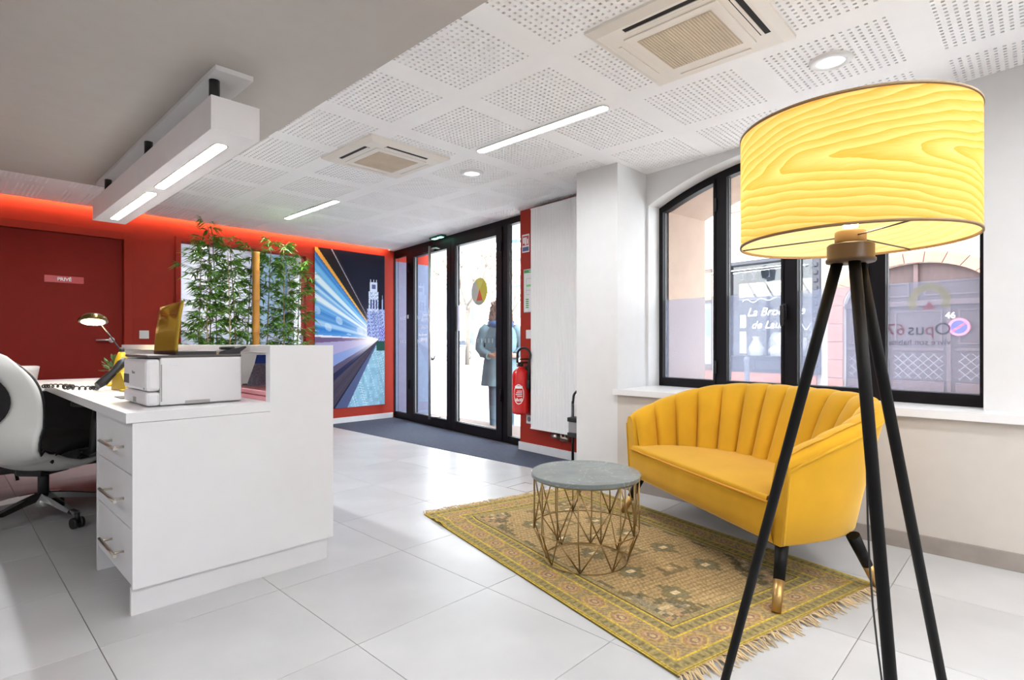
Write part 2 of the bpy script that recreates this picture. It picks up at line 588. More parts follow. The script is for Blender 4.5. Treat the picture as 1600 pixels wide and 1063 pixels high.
lettering('PRIVÉ', 0.042, mat('sign_white', (0.85, 0.8, 0.8), 0.4), sg, (0.0, -0.0046, 0), (1, 0, 0), bold=0.0012)

w2 = struct('window_2', label='inner window in the red wall looking into a bright office')
t = 0.05
MB().box(WX0 - 0.05, WX1 + 0.085, YR - 0.016, YR + 0.02, WZ1, WZ1 + 0.05, 0.002).box(WX0 - 0.05, WX1 + 0.085, YR - 0.016, YR + 0.02, WZ0 - 0.05, WZ0, 0.002) \
    .box(WX0 - 0.05, WX0, YR - 0.016, YR + 0.02, WZ0, WZ1, 0.002).box(WX1, WX1 + 0.085, YR - 0.016, YR + 0.02, WZ0, WZ1, 0.002).build('window_frame', RED, w2)
MB().box(WX0, WX1, YR + 0.05, YR + 0.056, WZ0, WZ1).build('pane', glass_mat('inner_glass', tint=(0.95, 0.97, 1.0), gloss=1.4), w2)
MB().box(WX0, WX1, YR + 0.057, YR + 0.0575, WZ0, 1.12).build('frosted_band', glass_mat('inner_film', film=0.4, filmcol=(0.75, 0.85, 0.92)), w2)
# the office behind the inner window
of = MB().box(0.9, 4.2, 8.6, 8.7, 0, 2.5).box(0.8, 0.9, YR + 0.12, 8.7, 0, 2.5).box(4.2, 4.3, YR + 0.12, 8.7, 0, 2.5)
S(of.build('wall_office', mat('office_white', (0.82, 0.84, 0.86), 0.6)), 'white walls of the office behind the inner window')
S(MB().box(0.8, 4.3, YR + 0.12, 8.7, -0.05, 0.0).build('floor_office', mat('office_floor', (0.4, 0.4, 0.42), 0.4)), 'grey floor of the office behind the inner window')
S(MB().box(0.8, 4.3, YR + 0.12, 8.7, 2.5, 2.55).build('ceiling_office', CEIL), 'white ceiling of the office behind the inner window')
OFFL = emit_mat('office_led', (0.95, 0.98, 1.0), 14.0)
for k, (px, py) in enumerate(((1.9, 7.4), (2.9, 7.5))):
    pl = thing('office_light_panel', ['flat square light panel in the office ceiling behind the bamboo', 'flat square light panel in the office ceiling nearer the poster'][k], 'ceiling light', (px, py, 2.49), group='office light panels')
    MB().box(-.31, .31, -.31, .31, -0.012, 0.01, .003).build('frame', WPLASTIC, pl)
    MB().box(-.28, .28, -.28, .28, -0.015, -0.012).build('diffuser', OFFL, pl)
part = struct('wall_office_partition', label='blue grey glazed partition inside the office')
BLG = mat('blue_grey_frame', lin(120, 150, 170), 0.5)
for x in (2.0, 2.28, 3.3, 3.75):
    MB().box(x, x + 0.05, 8.45, 8.55, 0, 2.5).build('post', BLG, part)
MB().box(2.05, 2.28, 8.48, 8.49, 0, 2.2).build('pane', mat('blue_pane', lin(150, 185, 205), 0.2), part)
MB().box(3.35, 3.75, 8.48, 8.49, 0, 2.5).build('pane', mat('blue_pane', lin(150, 185, 205), 0.2), part)

# ---- left wall and the wall behind the camera
S(MB().box(XL - 0.1, XL, YB, YR + 0.12, 0, TOPZ).build('wall_left', WHITE), 'white wall beyond the reception desk')
S(MB().box(XL - 0.1, 4.2, YB - 0.1, YB, 0, TOPZ).build('wall_front', WHITE), 'white wall facing the red wall')

# ---- window side: low wall, sill, upper wall with arched opening, pillar
S(MB().box(3.32, 3.95, YB, 2.155, 0, 0.652).build('wall_right_lower', CREAM), 'cream wall under the arched window')
S(MB().box(3.32, 3.97, 2.155, 2.512, 0, CZ).build('wall_right_pillar', WHITE), 'white pillar between the arched window and the radiator')
KU = 0.1287
def up_x(y): return 3.44 + KU * (y - 0.06)
S(MB().prism([(3.29, YB), (up_x(YB) + .2, YB), (up_x(2.175) + 0.16, 2.2), (3.29, 2.175)], 0.652, 0.69).build('trim_1', mat('sill_white', (0.80, 0.795, 0.80), 0.35, var=0.01)), 'long white window sill')
S(MB().box(3.306, 3.32, YB, 2.155, 0, 0.08, 0.002).build('baseboard_right', SKIRTG), 'grey stone skirting under the window')

AU = math.atan2(1, KU)                       # heading of the skewed street wall (towards the doors)
U0 = Vector((up_x(0.06), 0.06, 0))
EU = Vector((math.cos(AU), math.sin(AU), 0))
def loc_u(y): return (y - 0.06) / EU.y
a0, a1 = loc_u(0.205), loc_u(2.135)           # opening along the wall
ac, ah = (a0 + a1) / 2, (a1 - a0) / 2
def arch(sx, grow=0.0, spring=2.04, crest=2.245):
    """height of the segmental arch at distance sx along the wall"""
    rise = crest - spring
    R = (ah * ah + rise * rise) / (2 * rise)
    zc = crest - R
    d = min(abs(sx - ac), ah + grow)
    return zc + math.sqrt(max(0.0, (R + grow) ** 2 - d * d))
def arch_wall(m, name, y0, y1, x_min, x_max, ztop, zbot, grow=0.0, label=None):
    g0, g1 = a0 - grow, a1 + grow
    b = MB()
    b.box(x_min, g0, y0, y1, zbot, ztop)
    b.box(g1, x_max, y0, y1, zbot, ztop)
    n = 28
    for i in range(n):
        s0, s1 = g0 + (g1 - g0) * i / n, g0 + (g1 - g0) * (i + 1) / n
        b.prism([(s0, arch(s0, grow)), (s1, arch(s1, grow)), (s1, ztop), (s0, ztop)], y0, y1, 'y')
    o = b.build(name, m, None, U0, AU)
    return S(o, label)
# local y is inwards (+) / outwards (-) of the wall face
arch_wall(WHITE, 'wall_right_upper', -0.14, 0.0, -2.75, loc_u(2.2), CZ + 0.0, 0.69, label='white wall around the arched window')
STONE = mat('beige_render', lin(180, 158, 143), 0.85, var=0.05, scale=6, bump=0.15, bscale=30)
arch_wall(STONE, 'wall_right_exterior', -0.70, -0.205, -2.75, 2.9, 3.2, -0.3, grow=-0.035, label='beige rendered outer wall around the arched window')
S(MB().box(a0, a1, -0.72, -0.205, -0.3, 0.675).build('wall_right_exterior_base', STONE, None, U0, AU), 'beige outer wall below the arched window')

# ---- arched window: frame, three mullions, sashes, panes
w1 = struct('window_1', U0, AU, 'black arched window of four panes')
w1.rotation_euler = (0, 0, AU)
FY0, FY1 = -0.195, -0.132
def archbar(b, g_out, g_in, y0, y1, s0, s1, n=24):
    for i in range(n):
        p, q = s0 + (s1 - s0) * i / n, s0 + (s1 - s0) * (i + 1) / n
        b.prism([(p, arch(p, g_in)), (q, arch(q, g_in)), (q, arch(q, g_out)), (p, arch(p, g_out))], y0, y1, 'y')
f = MB()
f.box(a0, a0 + 0.022, FY0, FY1, 0.69, arch(a0) - 0.0).box(a1 - 0.022, a1, FY0, FY1, 0.69, arch(a1))
f.box(a0, a1, FY0, FY1, 0.69, 0.728)
archbar(f, 0.0, -0.035, FY0, FY1, a0 + 0.001, a1 - 0.001)
f.build('outer_frame', ALU, w1)
mull = [loc_u(0.695), loc_u(1.165), loc_u(1.632)]
for ms in mull:
    MB().box(ms - 0.034, ms + 0.034, FY0, FY1, 0.728, arch(ms, -0.03)).build('mullion', ALU, w1)
edges = [a0 + 0.022] + [q for ms in mull for q in (ms - 0.034, ms + 0.034)] + [a1 - 0.022]
GREYB = mat('grey_sealant', (0.25, 0.27, 0.30), 0.4)
for k in range(4):
    s0, s1 = edges[2 * k] , edges[2 * k + 1]
    sh = MB()
    r = 0.016
    sh.box(s0, s0 + r, FY0 + .01, FY1 + 0.008, 0.728, arch(s0, -0.035)).box(s1 - r, s1, FY0 + .01, FY1 + 0.008, 0.728, arch(s1, -0.035))
    sh.box(s0 + r, s1 - r, FY0 + .01, FY1 + 0.008, 0.728, 0.752)
    archbar(sh, -0.035, -0.058, FY0 + .01, FY1 + .008, s0 + r, s1 - r, 8)
    sash = sh.build('sash', ALU, w1)
    b = MB(); zf = 1.34
    b.box(s0 + r, s1 - r, -0.168, -0.162, 0.752, zf)
    b.build('frosted_pane', FILM, sash)
    b = MB()
    n = 8
    for i in range(n):
        p, q = s0 + r + (s1 - s0 - 2 * r) * i / n, s0 + r + (s1 - s0 - 2 * r) * (i + 1) / n
        b.add([(p, -0.165, zf), (q, -0.165, zf), (q, -0.165, arch(q, -0.05)), (p, -0.165, arch(p, -0.05))], [(0, 1, 2, 3)])
    b.build('pane', GLASS, sash)
    bd = MB().box(s0 + r, s0 + r + 0.004, -0.161, -0.155, 0.752, arch(s0 + r, -0.058)).box(s1 - r - 0.004, s1 - r, -0.161, -0.155, 0.752, arch(s1 - r, -0.058)).box(s0 + r, s1 - r, -0.161, -0.155, 0.752, 0.756)
    bd.build('glazing_bead', GREYB, sash)
# handle and hinges
hd = MB().box(mull[1] + 0.012, mull[1] + 0.04, FY1 + 0.005, FY1 + 0.02, 1.16, 1.26, 0.004)
hd.box(mull[1] + 0.016, mull[1] + 0.036, FY1 + 0.02, FY1 + 0.045, 1.22, 1.25, 0.004)
hd.box(mull[1] + 0.014, mull[1] + 0.038, FY1 + 0.035, FY1 + 0.052, 1.12, 1.25, 0.005)
hd.build('window_handle', BLACK, w1)
for zz in (0.80, 1.93):
    MB().tube([(mull[2] + 0.03, FY1 + 0.012, zz), (mull[2] + 0.03, FY1 + 0.012, zz + 0.09)], 0.008, 10).build('hinge', BLACK, w1)

# window sticker: ring emblem and mirrored lettering seen from inside
stk = thing('window_lettering', 'faint mirrored company lettering and ring emblem on the frosted pane', 'lettering', U0, AU)
STK = glass_mat('sticker_grey', film=0.7, filmcol=(0.05, 0.05, 0.07), gloss=0.2)
STR = glass_mat('sticker_red', film=0.8, filmcol=(0.45, 0.10, 0.13), gloss=0.2)
STY = glass_mat('sticker_yellow', film=0.5, filmcol=(0.5, 0.46, 0.12), gloss=0.2)
sx = loc_u(0.505)
def stick_text(t, size, m, s, z):
    return lettering(t, size, m, stk, (s, -0.1705, z), (1, 0, 0), (0, 0, 1), align='CENTER')
stick_text('O', 0.09, STK, sx - 0.105, 1.082)
stick_text('p', 0.09, STR, sx - 0.048, 1.082)
stick_text('us', 0.09, STK, sx + 0.012, 1.082)
stick_text('67', 0.09, STR, sx + 0.105, 1.082)
stick_text('vivre son habitat', 0.043, STK, sx + 0.005, 1.015)
ring = MB()
def ringpart(b, cx, cz, r0, r1, t0, t1, y, n=20):
    for i in range(n):
        p, q = math.radians(t0 + (t1 - t0) * i / n), math.radians(t0 + (t1 - t0) * (i + 1) / n)
        b.add([(cx + r * math.cos(t), y, cz + r * math.sin(t)) for r, t in ((r0, p), (r1, p), (r1, q), (r0, q))], [(0, 1, 2, 3)])
ringpart(ring, sx - .045, 1.235, 0.055, 0.095, -30, 210, -0.1705)
ring.build('ring', STY, stk)
MB().add([(sx - .045 - 0.03, -0.1705, 1.19), (sx - .045 + 0.03, -0.1705, 1.19), (sx - .045, -0.1705, 1.235)], [(0, 1, 2)]).build('triangle', STR, stk)

# ---- radiator wall
KR = 0.1
def rad_x(y): return 3.893 + KR * (y - 3.617)
AR = math.atan2(1, KR)
R0 = Vector((rad_x(3.617), 3.617, 0))          # corner by the doors; local x runs towards the doors
rl = lambda y: (y - 3.617) / math.sin(AR)
S(MB().box(rl(2.45), 0.0, -0.35, 0.0, 0, CZ).build('wall_right_radiator', RED, None, R0, AR), 'brick red wall beside the doors')
S(MB().box(rl(2.512), 0.012, 0.0, 0.014, 0, 0.075, 0.002).build('baseboard_radiator', SKIRT, None, R0, AR), 'pale skirting under the radiator')

# ---- entrance doors
AD = math.atan2(1, KD)
D0 = Vector((4.003, 3.719, 0))
d1 = struct('door_1', D0, AD, 'black framed glass entrance doors')
Y0, Y1 = -0.06, 0.0          # inner face at local y = 0
SE = 2.775
MB().box(-0.1, SE, Y0, Y1, 2.215, CZ).box(-0.1, SE, Y0, Y1 - 0.005, 0.0, 0.03).box(SE - 0.04, SE, Y0, Y1, 0.03, 2.215) \
    .box(2.30, 2.386, Y0, Y1, 0.03, 2.215).box(0.205, 0.285, Y0, Y1, 0.03, 2.215).build('door_frame', ALU, d1)
MB().box(2.386, SE - 0.04, Y0 + .01, Y1 - 0.01, 0.03, 0.085).box(2.386, SE - 0.04, Y0 + .01, Y1 - .01, 2.18, 2.215).build('side_light_rail', ALU, d1)
MB().box(2.386, SE - 0.04, -0.034, -0.028, 0.085, 2.18).build('pane', GLASS, d1)
MB().box(-0.1, 0.205, Y0 + .01, Y1 - 0.01, 0.03, 0.07).build('side_light_rail', ALU, d1)
MB().box(-0.1, 0.205, -0.034, -0.028, 0.07, 2.215).build('pane', GLASS, d1)
def leaf(s0, s1, l, r, zt):
    b = MB().box(s0, s0 + l, Y0 + .004, Y1 + .012, 0.014, 2.213, .003).box(s1 - r, s1, Y0 + .004, Y1 + .012, 0.014, 2.213, .003)
    b.box(s0 + l, s1 - r, Y0 + .004, Y1 + .012, 0.014, 0.115, .003).box(s0 + l, s1 - r, Y0 + .004, Y1 + .012, zt, 2.213, .003)
    o = b.build('door_leaf', ALU, d1)
    MB().box(s0 + l - .002, s1 - r + .002, -0.032, -0.026, 0.11, zt + .002).build('pane', GLASS, o)
    q = MB().box(s0 + l, s0 + l + .006, -.026, -.012, .115, zt).box(s1 - r - .006, s1 - r, -.026, -.012, .115, zt).box(s0 + l, s1 - r, -.026, -.012, .115, .121)
    q.build('glazing_bead', GREYB, o)
    return o
lf2 = leaf(0.287, 1.262, 0.10, 0.085, 2.135)
lf1 = leaf(1.268, 2.298, 0.092, 0.125, 2.13)
bar = MB().tube([(1.625, 0.085, 0.10), (1.625, 0.085, 2.185)], 0.016, 14)
for zz in (0.135, 2.15):
    bar.tube([(1.625, 0.085, zz), (1.55, 0.085, zz), (1.505, 0.06, zz), (1.505, 0.01, zz)], 0.009, 10)
bar.build('pull_bar', STEEL, lf1)
for s in (0.292, 2.29):
    for zz in (0.42, 1.95):
        MB().tube([(s, 0.02, zz), (s, 0.02, zz + 0.12)], 0.012, 10).build('hinge', ALU, d1)
MB().box(2.31, 2.35, 0.0, 0.012, 1.34, 1.39, .003).build('reader_plate', WPLASTIC, d1)
MB().box(1.62, 1.9, 0.0, 0.04, 2.14, 2.2, .004).build('door_closer', ALU, lf1)
# stickers on the glass
rs = thing('round_sticker', 'round yellow and grey sticker with red triangle on the glass door', 'sticker', D0, AD)
cs, cz, ro = 0.739, 1.58, 0.15
yq = -0.024
def wedge(b, cx, cz, r, t0, t1, y, n=24):
    vs = [(cx, y, cz)] + [(cx + r * math.cos(math.radians(t0 + (t1 - t0) * i / n)), y, cz + r * math.sin(math.radians(t0 + (t1 - t0) * i / n))) for i in range(n + 1)]
    b.add(vs, [(0, i + 1, i + 2) for i in range(n)])
    return b
# local +x is to the left in the picture
wedge(MB(), cs, cz, ro, -60, 110, yq).build('grey_sector', mat('sticker_pale', lin(196, 200, 190), 0.5), rs)
wedge(MB(), cs, cz, ro, 110, 240, yq).build('yellow_sector', mat('sticker_olive', lin(206, 196, 74), 0.5), rs)
wedge(MB(), cs, cz, ro, 240, 300, yq).build('lower_sector', mat('sticker_grey2', lin(170, 178, 160), 0.5), rs)
wedge(MB(), cs + 0.01, cz, ro * .98, 66, 128, yq + .0006).build('light_sector', mat('sticker_lime', lin(222, 214, 110), 0.5), rs)
MB().add([(cs - .065, yq + .001, cz - .10), (cs + .055, yq + .001, cz - .10), (cs - .005, yq + .001, cz + .03)], [(0, 1, 2)]).build('red_triangle', mat('sticker_redtri', lin(214, 92, 62), 0.5), rs)
GW = mat('glass_lettering_white', (0.85, 0.87, 0.9), 0.5)
hr = thing('opening_hours_lettering', 'white opening hours lettering seen reversed on the door glass', 'lettering', D0, AD)
for w1_, w2_, z in (('lundi', '- jeudi', 1.375), ('8h30', '- 12h00', 1.31), ('13h30', '- 17h00', 1.215), ('', 'vendredi', 1.125), ('9h00', '- 17h00', 1.06)):
    lettering(w2_.replace('- ', ''), 0.062, GW, hr, (1.905, -0.036, z), (1, 0, 0), (0, 0, 1), name='line_end', align='LEFT')
    if w1_: lettering(w1_, 0.062, GW, hr, (1.89, -0.036, z), (1, 0, 0), (0, 0, 1), name='line_start', align='RIGHT')
dsh = thing('glass_markings', 'rows of short white dashes across the door glass', 'marking', D0, AD)
dash_me = MB().box(0, 0.006, 0, 0.0006, 0, 0.045).mesh('dash', GW)
for z in (1.33, 1.02):
    for i in range(40):
        s = -0.05 + i * 0.068
        if 1.17 < s < 1.37 or 2.16 < s < 2.4 or .19 < s < .4 or s > 2.7: continue
        if z > 1.2 and s < 1.9: continue
        link('dash', dash_me, dsh, (s, -0.0268, z))
pn = thing('door_notice', 'pale lilac notice stuck on the door glass', 'notice', D0, AD)
MB().box(1.00, 1.17, -0.0262, -0.0257, 1.16, 1.45).build('sheet', glass_mat('pale_notice', film=0.5, filmcol=(0.8, 0.76, 0.9)), pn)
# exit light on the ceiling edge
ex = thing('exit_light', 'small green emergency light above the doors', 'emergency light', Vector((4.16, 5.16, CZ)), AD)
MB().box(-.14, .14, 0.0, .07, -.022, 0, .004).build('housing', mat('exit_green', (0.01, 0.12, 0.07), 0.4), ex)
for dx in (-.06, .06):
    MB().box(dx - .04, dx + .04, 0.012, .06, -.026, -.022).build('lens', emit_mat('exit_lens', (0.25, 1.0, 0.7), 4.0), ex)

# =================================================================== RECEPTION DESK
dk = thing('reception_desk', 'white laminate reception desk with raised visitor shelf', 'reception desk')
MB().prism([(.507, .102), (1.302, .102), (1.302, 1.0), (1.008, 1.0), (1.008, .714), (.507, .714)], 2.41, 2.432, 'y').build('side_panel', LAM, dk)
MB().box(0.507, 1.2835, 2.432, 2.45, 0.0, 0.102).build('plinth', LAM, dk)
MB().box(1.278, 1.302, 2.432, 5.13, 0.102, 1.0).build('front_panel', LAM, dk)
MB().box(1.255, 1.2795, 2.45, 5.11, 0.0, 0.102).build('front_plinth', LAM, dk)
MB().box(1.008, 1.278, 2.432, 5.13, 0.967, 1.0, .001).build('shelf_top', LAM, dk)
MB().box(1.008, 1.278, 2.432, 2.455, 0.7525, 0.967).build('shelf_end', LAM, dk)
MB().box(1.008, 1.278, 5.10, 5.13, 0.7525, 0.967).build('shelf_end', LAM, dk)
MB().box(1.008, 1.278, 3.75, 3.77, 0.7525, 0.967).build('shelf_divider', LAM, dk)
MB().box(-0.98, -0.955, 4.46, 5.1, 0.0, 0.714).build('end_panel', LAM, dk)
MB().box(-0.955, 1.255, 5.085, 5.105, 0.12, 0.712).build('back_panel', mat('under_desk_shade', (0.05, 0.045, 0.045), 0.5), dk)  # dark colour stands in for the shade under the desk
MB().box(1.235, 1.254, 3.06, 5.08, 0.02, 0.712).build('shade_board', mat('under_desk_shade', (0.05, 0.045, 0.045), 0.5), dk)  # added board, coloured dark to give the under-desk shade

wt = tag(MB().prism([(.487, 2.41), (1.008, 2.41), (1.008, 2.432), (1.278, 2.432), (1.278, 5.10), (-1.0, 5.10), (-1.0, 4.46), (.487, 4.46)], .7155, .7525).build('worktop', LAM),
         'white L-shaped worktop of the reception desk', 'worktop')

dc = thing('drawer_cabinet', 'white three drawer cabinet under the worktop', 'cabinet')
MB().box(.53, 1.0, 2.455, 3.03, .11, .712).box(.60, 1.0, 2.455, 3.03, 0, .11).build('body', LAM, dc)
MB().box(.507, 1.0, 3.032, 3.056, 0.0, .7135).build('side_board', LAM, dc)
for z0, z1 in ((.520, .710), (.319, .514), (.110, .313)):
    dr = MB().box(.510, .529, 2.436, 3.029, z0, z1, .0015).build('drawer', LAM, dc)
    zc = (z0 + z1) / 2 - .005
    hb = MB().tube([(.474, 2.52, zc), (.474, 2.80, zc)], 0.0062, 12)
    for y in (2.56, 2.76):
        hb.tube([(.511, y, zc), (.474, y, zc)], 0.005, 10)
    hb.build('handle', NICKEL, dr)

# ---- printer
pr_ = thing('printer', 'white desktop laser printer with dark top on the worktop', 'printer', (0.585, 2.57, 0.7525))
PW, PD, PH = 0.365, 0.37, 0.205
PWH = mat('printer_white', (0.76, 0.745, 0.76), 0.4, var=0.01)
MB().box(0.05, PW, 0, PD, 0.004, PH - .008, .006).build('body', PWH, pr_)
fb = MB().box(0, 0.052, 0.0, PD, 0.062, PH - .012, .014).build('front_cover', PWH, pr_)
MB().box(0.0, 0.052, 0.0, PD, 0.004, 0.0595, .012).build('paper_drawer', PWH, pr_)
MB().box(0.005, PW, 0.004, PD - .004, PH - .008, PH + 0.003, .003).build('top_tray', mat('printer_dark', (0.07, 0.06, 0.055), 0.35), pr_)
MB().box(-.001, .004, .15, .2, .012, .034, .002).build('drawer_grip', GREYP, fb)
MB().box(-.001, .003, .27, .36, .085, .125, .001).build('control_panel', BLACK, fb)
MB().box(-.0012, .0, .02, .032, .07, .078).build('badge', GREYP, fb)
MB().box(.14, .235, -.002, .004, .004, .019, .002).build('grip_recess', mat('printer_grip', (.42, .40, .40), .5), pr_)
MB().box(.085, .115, -.0012, .002, .165, .178, .001).build('side_button', PWH, pr_)
MB().box(.0525, .056, -.0008, .002, .02, .17).build('seam', GREYP, pr_)
lettering('Canon', 0.017, GREYP, fb, (-0.0008, 0.195, 0.135), (0, -1, 0), (0, 0, 1), bold=.0005)

# ---- laptop with its lid turned to the drawers, and a small phone, both on the printer
lp = thing('laptop', 'dark laptop with bronze metal lid standing open on the printer', 'laptop', (0, 0, 0.9605))
A_, B_ = Vector((.700, 2.935, 0)), Vector((.694, 2.585, 0))
dirl = (B_ - A_).normalized(); nrm = Vector((-dirl.y, dirl.x, 0))
b = MB()
def lidpt(u, v):
    bow = 0.004 * math.sin(math.pi * v) - 0.024 * v
    p = A_.lerp(B_, u) + nrm * (-bow)
    return (p.x, p.y, 0.008 + 0.205 * v + .012 * u * v)
n1, n2 = 10, 16
vs_o = [lidpt(i / (n1 - 1), j / (n2 - 1)) for i in range(n1) for j in range(n2)]
vs_i = [(x + nrm.x * .008, y + nrm.y * .008, z) for x, y, z in vs_o]
fs = []
for i in range(n1 - 1):
    for j in range(n2 - 1):
        q = (i * n2 + j, (i + 1) * n2 + j, (i + 1) * n2 + j + 1, i * n2 + j + 1)
        fs.append(q); fs.append(tuple(n1 * n2 + k for k in q[::-1]))
for i in range(n1 - 1):
    for j in (0, n2 - 1):
        fs.append((i * n2 + j, (i + 1) * n2 + j, n1 * n2 + (i + 1) * n2 + j, n1 * n2 + i * n2 + j))
for j in range(n2 - 1):
    for i in (0, n1 - 1):
        fs.append((i * n2 + j, i * n2 + j + 1, n1 * n2 + i * n2 + j + 1, n1 * n2 + i * n2 + j))
b.add(vs_o + vs_i, fs, True)
BRZ = mat('bronze_metal', (0.46, 0.30, 0.045), 0.42, 1.0, var=0.12, scale=60, stretch=(30, 30, 1))
_b = BRZ.node_tree.nodes['Principled BSDF']
_b.inputs['Anisotropic'].default_value = 0.95          # brushed from top to bottom
_t = BRZ.node_tree.nodes.new('ShaderNodeTangent'); _t.direction_type = 'RADIAL'; _t.axis = 'Z'
BRZ.node_tree.links.new(_t.outputs[0], _b.inputs['Tangent'])
b.build('lid', BRZ, lp, fixn=True)
e1, e2 = A_ + nrm * .155, B_ + nrm * .155
MB().prism([(A_.x, A_.y), (B_.x, B_.y), (e2.x, e2.y), (e1.x, e1.y)], 0, 0.014).build('base', BLACK, lp)
ph = thing('desk_phone', 'small black desk phone with raised display beside the laptop', 'phone', (0.918, 2.68, 0.9605), math.radians(-6))
MB().prism([(-.04, 0), (.05, 0), (.05, .01), (.075, .03), (.07, .036), (-.035, .012)], -.06, .06, 'y').build('body', BLACK, ph)
MB().box(-.03, .03, -.055, -.015, .02, .034, .006).build('handset', BLACK, ph)
MB().prism([(.0, .0275), (.045, .0345), (.045, .0355), (.0, .0285)], -.01, .05, 'y').build('display', mat('phone_display', (.4, .4, .4), .2), ph)

# ---- yellow table lamp with black arm
LX, LY, LZ = 0.80, 4.07, 0.7525
tl = thing('table_lamp', 'yellow table lamp with black arm and small dish head', 'table lamp', (LX, LY, LZ))
MB().lathe([(0.075, 0), (0.078, .006), (0.07, .016), (0.02, .024)], n=28).build('base', YEL, tl)
MB().lathe([(.05, .02), (.048, .05), (.04, .12), (.033, .155), (.028, .175), (.018, .20), (.012, .206)], n=24).build('stem', YEL, tl)
MB().lathe([(.0, -.016), (.014, -.010), (.016, 0), (.012, .012), (0, .016)], (0, 0, .216), n=16).build('joint', BLACK, tl)
HD = Vector((-.09, .31, .405))
arm_end = Vector((-.075, .25, .405))
MB().tube([(0, 0, .21), tuple(arm_end)], 0.0042, 10).build('arm', BLACKMETAL, tl)
hdz = MB().lathe([(.076, -.012), (.08, -.004), (.07, .016), (.055, .032), (.02, .04), (.0, .041)], n=28)
hdz.lathe([(.074, -.010), (.066, .012), (.05, .028), (.0, .036)], n=28, cap=False)
hdz.xf(Matrix.Translation(HD) @ Matrix.Rotation(math.radians(-16), 4, (1, -.25, 0)))
hd_o = hdz.build('shade', mat('lamp_bronze', (.10, .07, .02), .25, .8), tl)
MB().lathe([(.0, -.014), (.062, -.014), (.064, -.006), (.045, .006), (0, .012)], n=20).xf(Matrix.Translation(HD) @ Matrix.Rotation(math.radians(-16), 4, (1, -.25, 0))).build('bulb', emit_mat('desk_bulb', (1.0, .78, .36), 45.0), tl)

# ---- yellow telephone with black handset and coiled cord
tp = thing('telephone', 'yellow telephone with black handset leaning on it', 'telephone', (0.78, 3.66, 0.7525), math.radians(10))
MB().prism([(-.09, 0), (.09, 0), (.085, .03), (.05, .09), (-.03, .10), (-.085, .035)], -.08, .08, 'x').build('body', YEL, tp)
for k in range(4):
    MB().box(-.081, .081, -.086 + .012 * k, -.083 + .012 * k, .03 + .014 * k, .034 + .014 * k).build('rib', mat('dark_yellow', (.3, .19, .01), .4), tp)
MB().box(-.11, -.02, -.16, -.09, .0, .012, .004).build('front_ledge', YEL, tp)
hs = MB().tube([(-.17, .02, .03), (-.14, .025, .05), (-.09, .03, .10), (-.05, .035, .145), (-.03, .04, .165)], [.019, .024, .018, .024, .02], 12)
hs.build('handset', BLACK, tp)
cord = []
for i in range(240):
    t_ = i / 239
    a = t_ * 2 * math.pi * 24
    x, y = -.16 - .06 * t_ + .035 * math.sin(11 * t_), .05 + .50 * t_ + .03 * math.sin(17 * t_)
    cord.append((x + .009 * math.cos(a), y, .0125 + .009 * math.sin(a)))
MB().tube(cord, .0035, 5).build('coiled_cord', BLACK, tp)
tag(MB().box(.60, .67, 3.06, 3.2, .7526, .756).build('card_holder', mat('card_dark', (.05, .05, .05), .5)), 'small dark card lying beside the printer', 'card')

# ---- small potted plant on the worktop
sp = thing('small_plant', 'small green plant in a white pot near the table lamp', 'potted plant', (0.86, 4.50, .7525))
MB().lathe([(.03, 0), (.042, .06), (.042, .066), (.036, .066), (.034, .05)], n=20).build('pot', WPLASTIC, sp)
b = MB()
for i in range(110):
    a, e = random.uniform(0, 6.28), random.uniform(.2, 1.4)
    L = random.uniform(.05, .10)
    p0 = Vector((0, 0, .055)); d = Vector((math.cos(a) * math.cos(e), math.sin(a) * math.cos(e), math.sin(e)))
    sd = d.cross(Vector((0, 0, 1))).normalized() * .011
    p1 = p0 + d * L
    b.add([p1, p1 + d * .02 + sd, p1 + d * .045, p1 + d * .02 - sd], [(0, 1, 2, 3)])
o = b.build('foliage', mat('dark_leaf', (.05, .10, .02), .5, var=.3), sp); o['kind'] = 'stuff'

# ---- things on the visitor shelf
cal = thing('desk_calendar', 'standing desk calendar with blue header in the shelf', 'calendar', (1.125, 2.81, .8005), math.radians(-22))
CALG = mat('calendar_grey', lin(150, 150, 170), .6, var=.35, scale=120)
def slab(z0, z1, y0, y1, sk0, sk1, t=.005):
    p = [(-.06 + sk0, y0, z0), (.085 + sk0, y0, z0), (.085 + sk1, y1, z1), (-.06 + sk1, y1, z1)]
    return MB().add(p + [(x, y + t, z) for x, y, z in p], [(0, 1, 2, 3), (7, 6, 5, 4), (0, 4, 5, 1), (3, 2, 6, 7), (0, 3, 7, 4), (1, 5, 6, 2)])
slab(0, .105, -.02, .035, 0, .035).build('sheet', CALG, cal, fixn=True)
slab(.106, .15, .036, .058, .035, .045).build('header', mat('calendar_blue', lin(50, 90, 190), .5), cal, fixn=True)
MB().box(-.08, .09, .05, .10, 0, .004).build('foot', mat('dark_card', (.05, .05, .06), .6), cal)
PINK = mat('pink_card', lin(236, 160, 165), .6)
for k in range(2):
    tag(MB().box(1.015, 1.25, 2.47, 2.96, .7535 + .024 * k, .7725 + .024 * k, .002).build('folder', PINK), ['pink folder at the bottom of the pile in the shelf', 'pink folder on top of the pile in the shelf'][k], 'folder', 'pink folders in the shelf')

